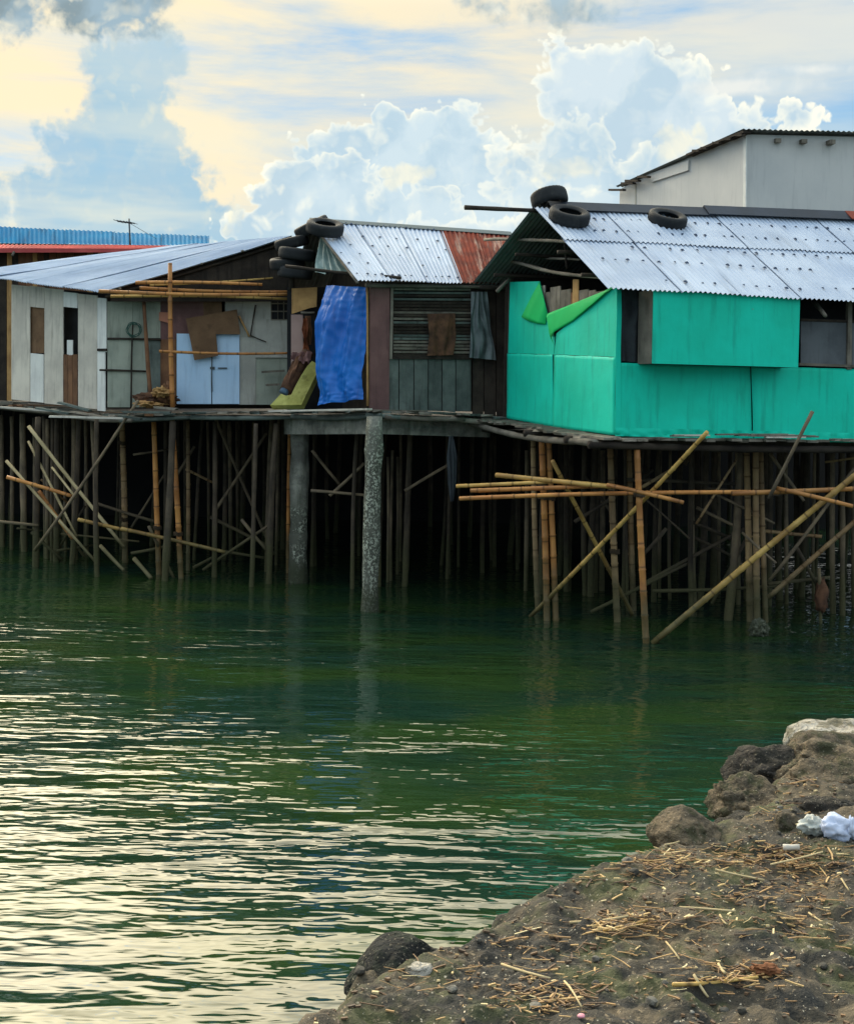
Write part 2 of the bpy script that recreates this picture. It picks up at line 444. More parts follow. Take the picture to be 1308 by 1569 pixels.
bamboo_o = material('bamboo_orange', lin(196, 138, 74), lin(164, 104, 54), 0.55, 2.0, lin(92, 60, 36), 0.5, True, 0.1, 30, 0.35, 0, 0.15, True, True)
bamboo_y = material('bamboo_yellow', lin(206, 170, 98), lin(176, 138, 72), 0.55, 2.0, lin(104, 80, 44), 0.5, True, 0.1, 30, 0.35, 0, 0.15, True, True)
bamboo_g = material('bamboo_grey', lin(168, 138, 98), lin(130, 106, 78), 0.7, 2.0, lin(74, 64, 54), 0.6, True, 0.15, 30, 0.3, 0, 0.2, True, True)
pile_m = material('pile_wood', lin(138, 120, 96), lin(100, 88, 74), 0.9, 3.0, lin(44, 42, 40), 0.6, True, 0.35, 30, 0.2, 0, 0.22, True)
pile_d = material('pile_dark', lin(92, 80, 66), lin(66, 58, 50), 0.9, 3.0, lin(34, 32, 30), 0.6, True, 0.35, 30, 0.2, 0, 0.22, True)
batten = material('split_batten', lin(200, 180, 138), lin(168, 150, 112), 0.8, 3.0, lin(110, 96, 70), 0.5, True, 0.2, 30, 0.25, 0, 0.15, True)
rubber = material('rubber', lin(34, 36, 38), lin(24, 26, 28), 0.75, 3.0, lin(70, 70, 66), 0.4, False, 0.15, 50, 0.35, 0, 0.2)
capm = material('ridge_flashing', lin(46, 53, 64), lin(36, 42, 50), 0.6, 1.5, lin(40, 40, 44), 0.5, False, 0.08, 20, 0.4, 0.2)
tarp_blue = material('tarp_blue', lin(4, 108, 196), lin(4, 92, 178), 0.4, 1.5, lin(6, 50, 120), 0.5, True, 0.1, 25, 0.45, 0, 0.03)
foam = material('foam_yellow', lin(186, 184, 110), lin(156, 154, 84), 0.9, 4.0, lin(96, 92, 50), 0.6, False, 0.3, 40, 0.15)
rag_brown = material('rag_brown', lin(110, 78, 58), lin(74, 54, 44), 0.9, 5.0, lin(44, 34, 30), 0.6, False, 0.3, 40, 0.15)
plastic_clear = material('plastic_film', lin(150, 172, 166), lin(110, 130, 126), 0.4, 2.0, lin(196, 206, 200), 0.6, True, 0.2, 20, 0.5, 0, 0.05)
net_dark = material('dark_net', lin(58, 64, 68), lin(40, 44, 48), 0.8, 3.0, None, 0, True, 0.2)
wall_white = material('wall_white', lin(206, 204, 200), lin(192, 192, 190), 0.85, 0.5, lin(160, 160, 160), 0.3, True, 0.04, 20, 0.2)
tar = material('tar_dab', lin(52, 70, 96), lin(40, 54, 76), 0.6, 3.0, None, 0, True, 0.0)
steel = material('steel', lin(90, 96, 100), lin(70, 76, 80), 0.5, 3.0, None, 0, True, 0.0, 30, 0.5, 0.5)


def concrete_mat(name, barn):
    m = bpy.data.materials.new(name); m.use_nodes = True; m.node_tree.nodes.clear(); t = NT(m.node_tree)
    p = t.node('ShaderNodeTexCoord').outputs['Object']
    pz = t.xyz(t.node('ShaderNodeNewGeometry').outputs['Position'])[2]
    col = t.mix(t.ss(t.noise(p, 2.5, 6, 0.65), 0.35, 0.65), lin(150, 148, 136), lin(112, 110, 102))
    col = t.mix(t.ss(t.noise(t.v('MULTIPLY', p, (6, 6, 0.8)), 1.2, 5, 0.6), 0.5, 0.7, 0, 0.6), col, lin(66, 72, 58))
    sp = t.m('MULTIPLY', t.ss(t.noise(p, 24, 4, 0.7), 0.49, 0.56), t.ss(t.noise(p, 5, 3), 0.3 if barn else 0.42, 0.5 if barn else 0.6))
    band = t.ss(t.m('ADD', pz, t.m('MULTIPLY', t.m('SUBTRACT', t.noise(p, 3, 4), 0.5), 0.9)), 2.4 if barn else 1.0, 3.3 if barn else 1.9, 1, 0)
    col = t.mix(t.m('MULTIPLY', band, 0.7), col, lin(58, 60, 46))
    col = t.mix(t.m('MULTIPLY', sp, band), col, lin(178, 180, 162))
    col = t.mix(t.ss(t.m('ADD', pz, t.m('MULTIPLY', t.noise(p, 5, 3), 0.3)), 0.3, 0.75, 0.8, 0), col, lin(52, 58, 34))
    b = t.node('ShaderNodeBsdfPrincipled'); t.put(b.inputs['Base Color'], col); b.inputs['Roughness'].default_value = 0.9
    bn = t.node('ShaderNodeBump'); bn.inputs['Strength'].default_value = 0.7; bn.inputs['Distance'].default_value = 0.03
    t.put(bn.inputs['Height'], t.m('ADD', sp, t.noise(p, 18, 4, 0.6))); t.put(b.inputs['Normal'], bn.outputs[0])
    o = t.node('ShaderNodeOutputMaterial'); t.nt.links.new(b.outputs[0], o.inputs[0]); return m


conc = concrete_mat('concrete', False); conc_b = concrete_mat('concrete_barnacle', True)


def water_mat():
    m = bpy.data.materials.new('water'); m.use_nodes = True; m.node_tree.nodes.clear(); t = NT(m.node_tree)
    p = t.node('ShaderNodeNewGeometry').outputs['Position']
    col = t.mix(t.ss(t.noise(t.v('MULTIPLY', p, (0.5, 0.9, 1)), 0.6, 3), 0.35, 0.65), lin(22, 46, 36), lin(36, 58, 28))
    b = t.node('ShaderNodeBsdfPrincipled'); t.put(b.inputs['Base Color'], col)
    b.inputs['Roughness'].default_value = 0.04; b.inputs['IOR'].default_value = 1.40
    def lay(sx, sy, amp, det, ofs, dist=0.4):
        return t.m('MULTIPLY', t.m('SUBTRACT', t.noise(t.v('ADD', t.v('MULTIPLY', p, (sx, sy, 1)), ofs), 1.0, det, 0.5, dist), 0.5), amp)
    calm = t.ss(t.noise(t.v('MULTIPLY', p, (0.13, 0.34, 1)), 1.0, 3), 0.36, 0.64, 0.45, 1.35)
    h = t.m('ADD', t.m('ADD', lay(0.4, 1.0, 0.10, 2, (3, 1, 0)), lay(1.7, 4.8, 0.034, 1, (8, 2, 0))), lay(5.2, 12.5, 0.0105, 1, (1, 7, 0)))
    bn = t.node('ShaderNodeBump'); bn.inputs['Strength'].default_value = 1.0; bn.inputs['Distance'].default_value = 1.0
    t.put(bn.inputs['Height'], t.m('MULTIPLY', h, calm)); t.put(b.inputs['Normal'], bn.outputs[0])
    o = t.node('ShaderNodeOutputMaterial'); t.nt.links.new(b.outputs[0], o.inputs[0]); return m


# ------------------------------------------------------------------ water and an added bank that blocks light behind the huts
wat = obj('water', [(-600, -60, 0), (600, -60, 0), (600, 1500, 0), (-600, 1500, 0)], [(0, 1, 2, 3)], water_mat(), center=False)
tag(wat, 'dark green rippled harbour water', None, None, 'structure')
block_bank = obj('light_block_bank', [(-40, 39, -1), (40, 39, -1), (40, 39.2, 3.3), (-40, 39.2, 3.3), (-40, 60, 3.3), (40, 60, 3.3)],
          [(0, 1, 2, 3), (3, 2, 5, 4)], material('bank', lin(34, 32, 30), lin(26, 25, 24), 0.95, 1.0), center=False)  # added bank, near-black so the space under the decks stays dark
tag(block_bank, 'added dark bank blocking light behind the stilt huts', None, None, 'structure')

# ================================================================== GREEN HUT (nearest)
AU = R(20)
u = Vector((math.cos(AU), math.sin(AU), 0)); v = Vector((-math.sin(AU), math.cos(AU), 0)); ZU = Vector((0, 0, 1))
C0 = W(943, 665, 20.0); C0.z = 2.9
GN = -u; FN = -v
Gp = lambda x, y, o=0.0: onplane(x, y, C0 + GN * o, GN)      # on the gable wall, o metres in front of it
Fp = lambda x, y, o=0.0: onplane(x, y, C0 + FN * o, FN)      # on the front wall
L = lambda a, b, z: Vector((C0.x, C0.y, 0)) + u * a + v * b + ZU * z
G = thing('stilt_hut', Vector((C0.x, C0.y, 2.9)), 'bright teal green stilt hut with tyres on its grey corrugated roof', 'hut')

# deck under the green hut
gd = thing('deck', L(0, 0, 2.8), 'wooden plank deck carrying the teal green hut above the water', 'deck')
DZ = lambda b: 2.87 + 0.045 * b
panel('floor', [L(-0.2, 0.4, DZ(0.4) - 0.09), L(16, 0.4, DZ(0.4) - 0.09), L(10, 20, 3.1), L(-0.2, 20, 3.1)], 0.06, wood_dark, gd, back=(0, 0, -1))  # stretched far back and sideways to keep light out below
a = -0.34
while a < 8.0:                                         # boards whose ends stick out below the front wall
    w_ = random.uniform(0.14, 0.24); e = random.uniform(-0.30, -0.08)
    plank('plank', L(a + w_ / 2, e, DZ(0) - 0.03 + random.uniform(-0.02, 0.012)), L(a + w_ / 2, 1.2, DZ(1) - 0.03), w_ - 0.012, 0.035, wood_grey, gd, chip=0.02); a += w_
b = 0.25
while b < 5.0:                                         # boards along the gable side
    w_ = random.uniform(0.16, 0.26); e = random.uniform(-0.52, -0.36)
    plank('plank', L(e, b + w_ / 2, DZ(b) - 0.025 + random.uniform(-0.015, 0.012)), L(0.3, b + w_ / 2, DZ(b) - 0.025), w_ - 0.01, 0.035, wood_grey, gd, chip=0.03); b += w_
for k, (e, zz) in enumerate(((-0.16, -0.11), (0.6, -0.12), (2.0, -0.12))):
    pole('beam', L(-0.5, e, DZ(e) + zz), L(8.4, e, DZ(e) + zz), 0.055, wood_dark, gd, bamboo=False)
pole('beam', L(-0.42, -0.2, DZ(0) - 0.10), L(-0.42, 5.2, DZ(5) - 0.11), 0.05, wood_grey, gd, bamboo=False)
for k in range(9):                                     # loose boards and scraps on the edge
    aa = random.uniform(0.1, 3.6)
    plank('edge_board', L(aa, -0.22 + random.uniform(-.05, .05), DZ(0) + 0.012 + 0.014 * k / 3), L(aa + random.uniform(0.4, 1.1), -0.2 + random.uniform(-.06, .06), DZ(0) + 0.02 + 0.014 * k / 3), 0.09, 0.02, wood_grey if k % 3 else ply_pale, gd, chip=0.02)

# gable wall: four painted sheets, one torn open, over upright boards
def warped(name, pts, mat, parent, th=0.012):
    """Thin painted sheet; a four-cornered one is slightly buckled with uneven edges."""
    if len(pts) != 4: return panel(name, pts, th, mat, parent)
    A, B, C, D = map(Vector, pts); n = (B - A).cross(D - A).normalized()
    if n.dot(Vector((0, 0, CAMH)) - A) < 0: n = -n
    N = 22; vs, fs = [], []; sd = random.random() * 40
    for j in range(N + 1):
        for i in range(N + 1):
            p = A.lerp(B, i / N).lerp(D.lerp(C, i / N), j / N)
            p = p + n * (.016 * noise.noise(Vector((p.x * 1.1 + sd, p.y, p.z * 1.4))) + .006 * noise.noise(Vector((p.x * 4 + sd, p.y * 4, p.z * 2.5))) + .008)
            if j in (0, N): p = p + ZU * .008 * noise.noise(Vector((p.x * 6, p.y * 6, sd)))
            vs.append(p)
    for j in range(N):
        for i in range(N):
            q = j * (N + 1) + i; fs.append((q, q + 1, q + N + 2, q + N + 1))
    o = obj(name, vs, fs, mat, parent, smooth=True)
    md_ = o.modifiers.new('thickness', 'SOLIDIFY'); md_.thickness = .006; md_.offset = 0
    return o
warped('wall_panel', [Gp(776, 641), Gp(847, 654), Gp(847.5, 543.5), Gp(778, 541.5)], teal, G)
warped('wall_panel', [Gp(848.5, 654.5), Gp(941, 667), Gp(944.5, 547.5), Gp(849, 543.5)], teal, G)
warped('wall_panel', [Gp(778, 541, .012), Gp(848, 543, .012), Gp(849, 517, .012), Gp(838, 481, .012), Gp(826, 431, .012), Gp(781, 432, .012)], teal, G)
warped('wall_panel', [Gp(848.6, 543, .012), Gp(944.5, 547, .012), Gp(946, 441, .012), Gp(939, 440, .012), Gp(895, 474, .012), Gp(852, 511, .012)], teal, G)
# flaps of the torn sheet
def flap(name, outer, inner, lift, mat):
    vs, fs = [], []; n = len(outer); mrows = 8
    for j in range(mrows + 1):
        tj = j / mrows
        for i in range(n):
            p0 = Gp(*inner[i], .02); p1 = Gp(*outer[i], .02)
            vs.append(p0.lerp(p1, tj) + GN * lift * math.sin(tj * math.pi * 0.62) * (0.6 + 0.4 * math.sin(i * 1.7)))
    for j in range(mrows):
        for i in range(n - 1):
            q = j * n + i; fs.append((q, q + 1, q + n + 1, q + n))
    o = obj(name, vs, fs, mat, G, smooth=True)
    o.modifiers.new('thickness', 'SOLIDIFY').thickness = 0.003
    return o
flap('torn_flap', [(849, 527), (846, 519), (851, 508), (878, 492), (908, 468), (930, 449), (942, 440)], [(836, 482), (838, 482), (840, 480), (868, 469), (900, 456), (925, 446), (940, 438)], 0.032, teal_back)
flap('torn_flap', [(800, 486), (812, 492), (824, 496), (836, 497)], [(826, 432), (830, 445), (834, 462), (838, 480)], 0.03, teal_back)
# upright boards behind
b = 0.03
while b < 3.9:
    w_ = random.uniform(0.2, 0.42); w_ = min(w_, 3.92 - b)
    zt = 4.92 + 0.07 * b + random.uniform(-0.06, 0.05)
    panel('board', [L(0.03, b, DZ(b)), L(0.03, b + w_ - 0.01, DZ(b)), L(0.03, b + w_ - 0.01, zt), L(0.03, b, zt)], 0.02, random.choice([wood_grey, wood_grey, wood_brown, ply_pale]), G, back=u)
    b += w_
panel('board', [Gp(876, 481, -.02), Gp(885, 481, -.02), Gp(886, 428, -.02), Gp(877, 428, -.02)], 0.01, wood_tan, G)
panel('side_strip', [Gp(775, 641, -.004), Gp(778, 641, -.004), Gp(782, 425, -.004), Gp(776, 425, -.004)], 0.05, wood_dark, G)
# hut shell seen only through the openings
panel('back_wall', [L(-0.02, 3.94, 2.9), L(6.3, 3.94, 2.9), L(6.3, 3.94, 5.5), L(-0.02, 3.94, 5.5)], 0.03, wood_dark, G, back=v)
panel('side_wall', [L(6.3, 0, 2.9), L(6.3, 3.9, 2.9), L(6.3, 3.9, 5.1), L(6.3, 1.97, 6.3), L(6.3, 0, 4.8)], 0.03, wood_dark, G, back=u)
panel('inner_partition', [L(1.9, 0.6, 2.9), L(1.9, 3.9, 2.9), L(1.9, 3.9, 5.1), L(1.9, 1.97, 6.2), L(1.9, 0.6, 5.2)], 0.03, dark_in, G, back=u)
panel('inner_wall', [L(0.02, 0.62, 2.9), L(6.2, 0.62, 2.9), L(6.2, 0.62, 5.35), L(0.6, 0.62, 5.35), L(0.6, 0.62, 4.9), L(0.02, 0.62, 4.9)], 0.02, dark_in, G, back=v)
# front wall below the window band
warped('wall_panel', [Fp(942, 667), Fp(1150, 672), Fp(1148, 561), Fp(945, 556)], teal, G)
warped('wall_panel', [Fp(1152, 672, .006), Fp(1420, 678, .006), Fp(1420, 568, .006), Fp(1150, 561, .006)], teal, G)
cloth('skirt_strip', [Fp(943, 655, .03), Fp(942, 668, .03)], [Fp(1330, 664, .03), Fp(1330, 679, .03)], teal, G, nu=120, nv=4, folds=17, amp=0.02, seed=4)
warped('corner_trim', [Fp(941, 666, .016), Fp(949, 667, .016), Fp(951, 444, .016), Fp(944, 442, .016)], teal, G)
# raised panel in front of the window
PO = 0.43
panel('window_panel', [Fp(999, 557, PO), Fp(1222, 563, PO), Fp(1225, 458, PO), Fp(1001, 444, PO)], 0.02, teal, G)
pa, pb = Fp(999, 557, PO), Fp(1222, 563, PO)
panel('panel_shelf', [pa + v * .03, pb + v * .03, pb + v * PO, pa + v * PO], 0.02, wood_dark, G, back=(0, 0, 1))
panel('panel_end', [pb + v * .03, Fp(1225, 458, PO) + v * .03, Fp(1225, 458, PO) + v * PO, pb + v * PO], 0.02, wood_grey, G, back=-u)
panel('panel_end', [pa + v * .03, Fp(1001, 444, PO) + v * .03, Fp(1001, 444, PO) + v * PO, pa + v * PO], 0.02, wood_grey, G, back=u)
panel('jamb', [Fp(986, 557, .04), Fp(997, 557, .04), Fp(999, 446, .04), Fp(990, 444, .04)], 0.05, wood_grey, G)
cloth('window_net', [Fp(950, 440, -.03), Fp(948, 500, -.03), Fp(949, 553, -.03)], [Fp(992, 440, -.03), Fp(990, 500, -.03), Fp(988, 556, -.03)], net_dark, G, nu=20, nv=24, folds=2.5, amp=0.04, seed=2)
# window at the far end
panel('window_screen', [Fp(1226, 556, .0), Fp(1296, 559, .0), Fp(1296, 494, .0), Fp(1226, 490, .0)], 0.015, screen, G)
panel('window_screen', [Fp(1305, 560, .0), Fp(1400, 563, .0), Fp(1400, 498, .0), Fp(1305, 495, .0)], 0.015, screen, G)
panel('window_post', [Fp(1297, 566, .03), Fp(1304, 566, .03), Fp(1305, 462, .03), Fp(1299, 462, .03)], 0.06, wood_grey, G)
panel('window_sill', [Fp(1224, 560, .05), Fp(1420, 567, .05), Fp(1420, 563, .05), Fp(1224, 556, .05)], 0.06, wood_grey, G)
panel('window_rail', [Fp(1226, 492, .02), Fp(1420, 498, .02), Fp(1420, 494, .02), Fp(1226, 488, .02)], 0.03, wood_dark, G)
for (x1, y1, x2, y2) in ((1130, 455, 1152, 476), (1246, 462, 1264, 484)):    # rafter ends under the eave
    pole('rafter_end', Fp(x1, y1, .0), Fp(x2, y2, .42), 0.035, wood_grey, G, bamboo=False)

# roof
OU = 0.42
zE, zR0, zR1, zB = 4.93, 6.25, 6.42, 5.25
E = lambda a: L(a, -0.50, 4.885 - 0.008 * a)
RG = lambda a: L(a, 1.97, zR0 + (zR1 - zR0) * (a + OU) / 6)
BE = lambda a: L(a, 4.5, 5.22)
cols = [-OU, 0.72, 1.68, 2.66, 3.60, 4.56, 5.5, 6.45]
SM = 0.60
dots = []
for i in range(len(cols) - 1):
    a0, a1 = cols[i] - 0.03, cols[i + 1] + 0.03
    lf = 0.010 * (i % 2)
    m0, m1 = E(a0).lerp(RG(a0), SM), E(a1).lerp(RG(a1), SM)
    up0, up1 = E(a0).lerp(RG(a0), SM - .035), E(a1).lerp(RG(a1), SM - .035)
    sheet('roof_sheet', E(a0), E(a1), m1, m0, 0.076, zinc, G, lift=lf)
    sheet('roof_sheet', up0, up1, RG(a1), RG(a0), 0.076, zinc, G, lift=lf + 0.018)
for i in range(0, len(cols) - 1, 2):
    a0, a1 = cols[i] - 0.03, cols[min(i + 2, len(cols) - 1)] + 0.03
    sheet('roof_sheet', BE(a0), BE(a1), RG(a1), RG(a0), 0.076, zinc_old, G, lift=0.010 * ((i // 2) % 2), jag=0.05)


def dabs(name, parent, rows, eave, ridge, lift, size=0.02, mat=tar):
    vs, fs = [], []
    for (tv, a0, a1, step) in rows:
        a = a0
        while a < a1:
            if random.random() < 0.86:
                e, r_ = eave(a), ridge(a); s = (r_ - e).normalized(); p = e.lerp(r_, tv + random.uniform(-.008, .008))
                side = (eave(a + .1) - e).normalized(); n = side.cross(s).normalized()
                p = p + n * lift; k0 = len(vs); rr = size * random.uniform(.7, 1.25)
                for k in range(7):
                    an = 6.283 * k / 7; vs.append(p + side * rr * math.cos(an) + s * rr * math.sin(an))
                vs.append(p + n * rr * 0.7)
                for k in range(7): fs.append((k0 + k, k0 + (k + 1) % 7, k0 + 7))
            a += step * random.uniform(0.75, 1.25)
    o = obj(name, vs, fs, mat, parent, smooth=True); tag(o, kind='stuff'); return o


dabs('nail_dabs', G, [(0.10, 0.6, 3.0, .26), (0.12, 3.2, 6, .3), (0.33, -0.1, 6.3, .22), (0.50, .4, 6.3, .24), (0.70, -.2, 6.3, .19), (0.86, -.2, 6.3, .2)], E, RG, 0.03, 0.029)
# ridge flashing and rusty end piece
for (a0, a1, lf) in ((-0.2, 2.6, .075), (2.5, 5.35, .095)):
    p0, p1 = RG(a0), RG(a1); d1 = (E(0) - RG(0)).normalized(); d2 = (BE(0) - RG(0)).normalized(); wv = 0.2
    up = ZU * lf
    vs = [p0 + up + d1 * wv, p1 + up + d1 * wv, p1 + up * 1.6, p0 + up * 1.6, p0 + up + d2 * wv, p1 + up + d2 * wv]
    o = obj('ridge_flashing', vs, [(0, 1, 2, 3), (3, 2, 5, 4)], capm, G); o.modifiers.new('thickness', 'SOLIDIFY').thickness = 0.012
p0, p1 = RG(5.15), RG(5.62); up = ZU * 0.12
o = obj('rusty_cap', [p0 + up + d1 * .24, p1 + up + d1 * .26, p1 + up * 1.3, p0 + up * 1.3, p0 + up + d2 * .2, p1 + up + d2 * .2], [(0, 1, 2, 3), (3, 2, 5, 4)], rust, G)
o['label'] = 'rusty orange metal cap at the end of the ridge'
o.modifiers.new('thickness', 'SOLIDIFY').thickness = 0.012
pole('ridge_pole', L(-1.55, 1.97, RG(0).z - 0.07), L(6.3, 1.97, RG(6).z - 0.06), 0.035, wood_dark, G, bamboo=False, bend=0.002)
for (bb, zz, a0) in ((1.2, 5.52, -.38), (2.75, 5.62, -.38), (0.4, 5.13, -.38), (3.6, 5.36, -.38), (4.2, 5.2, -.38)):
    pole('purlin', L(a0, bb, zz), L(6.2, bb, zz + .05), 0.03, wood_dark, G, bamboo=False, bend=.002)
pole('tie_beam', Gp(783, 401, .05), Gp(930, 427, .05), 0.03, wood_grey, G, bamboo=False)
pole('tie_beam', Gp(742, 368, .30), Gp(872, 372, .25), 0.028, wood_grey, G, bamboo=False)
pole('tie_beam', Gp(838, 396, -.2), Gp(888, 398, -.2), 0.02, wood_grey, G, bamboo=False)
pole('king_post', Gp(868, 412, -.1), Gp(864, 372, -.1), 0.02, wood_dark, G, bamboo=False)
pole('corner_strut', Gp(761, 447, .3), Gp(781, 426, .06), 0.03, wood_grey, G, bamboo=False)

# ================================================================== MIDDLE HUT
A2 = R(16)
u2 = Vector((math.cos(A2), math.sin(A2), 0)); v2 = Vector((-math.sin(A2), math.cos(A2), 0))
M0 = W(565, 628, 23.6)
Mp = lambda x, y, o=0.0: onplane(x, y, M0 - v2 * o, -v2)
H2 = thing('stilt_hut', Vector((M0.x, M0.y, 3.15)), 'weathered plank hut with a slatted window and a half rusted roof', 'hut')
e0, e1, r1, r0 = W(548, 429, 23.1), W(792, 436, 24.2), W(782, 359, 26.3), W(477, 338, 25.2)
fe = lambda s: e0.lerp(e1, s); fr = lambda s: r0.lerp(r1, s)
cuts = [0, .215, .43, .64, .82, 1.0]
for i in range(5):
    s0, s1 = cuts[i] - .006, cuts[i + 1] + .006
    o = sheet('roof_sheet', fe(s0), fe(s1), fr(s1), fr(s0), 0.076, zinc if i < 3 else rust, H2, lift=.01 * (i % 2))
    if i >= 3: o['label'] = 'rust red corrugated roof sheet'
bk = lambda s: fr(s) + v2 * 1.9 + ZU * -1.1
for (s0, s1) in ((0, .5), (.5, 1)):
    sheet('roof_sheet', bk(s0), bk(s1), fr(s1), fr(s0), 0.076, zinc_old, H2)
lng = (e1 - e0).length
dabs('nail_dabs', H2, [(0.08, .02, .66, .05), (.26, .02, .5, .12), (.42, .02, .6, .10), (.58, .02, .62, .10), (.74, .0, .62, .09), (.97, 0, .62, .028)], fe, fr, 0.022, 0.028)
rp = [(fr(0) - u2 * .03 + ZU * .03), fr(1) + ZU * .03]
d1 = (fe(0) - fr(0)).normalized(); d2 = (bk(0) - fr(0)).normalized()
o = obj('ridge_flashing', [rp[0] + d1 * .11, rp[1] + d1 * .11, rp[1] + ZU * .02, rp[0] + ZU * .02, rp[0] + d2 * .15, rp[1] + d2 * .15], [(0, 1, 2, 3), (3, 2, 5, 4)], zinc_old, H2)
o.modifiers.new('thickness', 'SOLIDIFY').thickness = 0.01
pole('barge_pole', fe(0) - ZU * .05, fr(0) - ZU * .04, .025, wood_grey, H2, bamboo=False)
pole('eave_beam', W(438, 408, 24.4), W(614, 426, 23.35), .03, wood_dark, H2, bamboo=False, bend=.004)
pole('eave_beam', Mp(560, 437, .1), Mp(790, 441, .1), .035, wood_grey, H2, bamboo=False, bend=.004)
# front wall
panel('door_post', [Mp(566, 630, .04), Mp(596, 630, .04), Mp(597, 436, .04), Mp(567, 434, .04)], .04, wood_mauve, H2)
panel('post', [Mp(597, 550, .06), Mp(601, 550, .06), Mp(603, 438, .06), Mp(599, 437, .06)], .05, wood_grey, H2)
pole('door_stick', Mp(563, 622, .06), Mp(562, 440, .06), .02, wood_tan, H2, bamboo=False, bend=.004)
panel('back_board', [Mp(570, 628, -.12), Mp(800, 632, -.12), Mp(800, 436, -.12), Mp(570, 432, -.12)], .03, wood_dark, H2)
xs = [592, 611, 634, 656, 677, 698, 722]
for i in range(6):
    panel('plank', [Mp(xs[i] + .7, 628 + random.uniform(-1, 3), .02), Mp(xs[i + 1] - .7, 629 + random.uniform(-1, 3), .02), Mp(xs[i + 1] - .7, 549 + random.uniform(-3, 2), .02), Mp(xs[i] + .7, 548 + random.uniform(-3, 2), .02)], .02, wood_green, H2)
xs = [723, 741, 760, 785]
for i in range(3):
    panel('plank', [Mp(xs[i] + .7, 634 + i * 2, .0), Mp(xs[i + 1] - .7, 636 + i * 2, .0), Mp(xs[i + 1] - .7, 436, .0), Mp(xs[i] + .7, 436, .0)], .02, wood_dark, H2)
win = panel('window_frame', [Mp(601, 550, .05), Mp(724, 551, .05), Mp(724, 546, .05), Mp(601, 545, .05)], .05, wood_dark, H2)
for k in range(21):
    yy = 442 + k * 5.05
    j = random.uniform(-.6, .6)
    panel('slat', [Mp(603, yy + 2.7 + j, .035), Mp(721, yy + 3.6 + j, .035), Mp(721, yy + .5 + j, .045), Mp(603, yy - .4 + j, .045)], .012, random.choice([wood_grey, wood_green, wood_dark, wood_dark]), H2)
for xx in (642, 683, 719):
    panel('window_bar', [Mp(xx, 547, .012), Mp(xx + 4, 547, .012), Mp(xx + 4, 440, .012), Mp(xx, 440, .012)], .015, wood_dark, H2)
o = panel('side_wall', [M0 + v2 * .1, M0 + v2 * 3.6, M0 + v2 * 3.6 + ZU * 2.1, M0 + v2 * 1.9 + ZU * 3.0, M0 + v2 * .1 + ZU * 1.95], .02, wood_dark, H2, back=u2)

cl = cloth('hanging_sack', [Mp(655, 481, .09), Mp(657, 515, .09), Mp(654, 545, .09)], [Mp(697, 480, .09), Mp(699, 515, .09), Mp(694, 544, .09)], rag_brown, None, nu=24, nv=24, folds=2, amp=.03, seed=11)
tag(cl, 'brown sackcloth hung over the slatted window', 'sack cloth')
cl = cloth('plastic_sheet', [Mp(722, 447, .12), Mp(721, 500, .16), Mp(719, 548, .16)], [Mp(746, 447, .12), Mp(752, 500, .16), Mp(761, 552, .16)], plastic_clear, None, nu=28, nv=30, folds=3, amp=.05, seed=21)
cl.data.materials[0] = material('plastic_dirty', lin(98, 108, 108), lin(62, 70, 72), .45, 3, lin(140, 150, 150), .6, True, .2, 20, .5)
tag(cl, 'dull grey plastic sheet hanging beside the slatted window', 'plastic sheet')
cl = cloth('plastic_sheet', [W(493, 362, 24.9), W(488, 390, 24.7), W(484, 418, 24.5)], [W(499, 352, 24.9), W(522, 385, 24.4), W(546, 416, 23.9)], plastic_clear, None, nu=36, nv=30, folds=5, amp=.06, seed=5)
tag(cl, 'pale greenish plastic film closing the gable above the blue tarp', 'plastic sheet')
# tarp
cl = cloth('tarpaulin', [W(499, 437, 24.3), W(490, 460, 24.1), W(479, 492, 24.0), W(479, 535, 24.0), W(481, 575, 24.0), W(488, 605, 24.0), W(486, 621, 24.0)],
           [W(559, 440, 23.5), W(558, 460, 23.5), W(558, 490, 23.5), W(557, 530, 23.5), W(552, 570, 23.5), W(552, 595, 23.5), W(556, 612, 23.5)], tarp_blue, None, nu=90, nv=110, folds=1.6, amp=.085, fine=.035, seed=31)
tag(cl, 'blue tarpaulin curtain hanging in the doorway', 'tarpaulin')
sl_ = material('cord_white', lin(200, 205, 210), lin(180, 185, 190), .8)

# porch wall left of the tarp (belongs to the middle hut's entrance)
Q = lambda x, y, o=0.0: W(x, y, 25.2 - o)
panel('entrance_board', [Q(447, 442), Q(486, 440), Q(485, 470), Q(474, 472), Q(447, 481)], .02, wood_tan, H2)
panel('entrance_board', [Q(446, 482), Q(464, 482), Q(465, 620), Q(446, 620)], .02, material('ply_mauve', lin(168, 140, 132), lin(150, 124, 118), .85, 2), H2)
panel('entrance_board', [Q(440, 440, -.3), Q(570, 440, -.3), Q(570, 628, -.3), Q(440, 628, -.3)], .03, dark_in, H2)  # dark sheet standing for the shade inside the doorway
pole('lintel', Q(461, 479, .05), Q(482, 479, .05), .02, wood_grey, H2, bamboo=False)
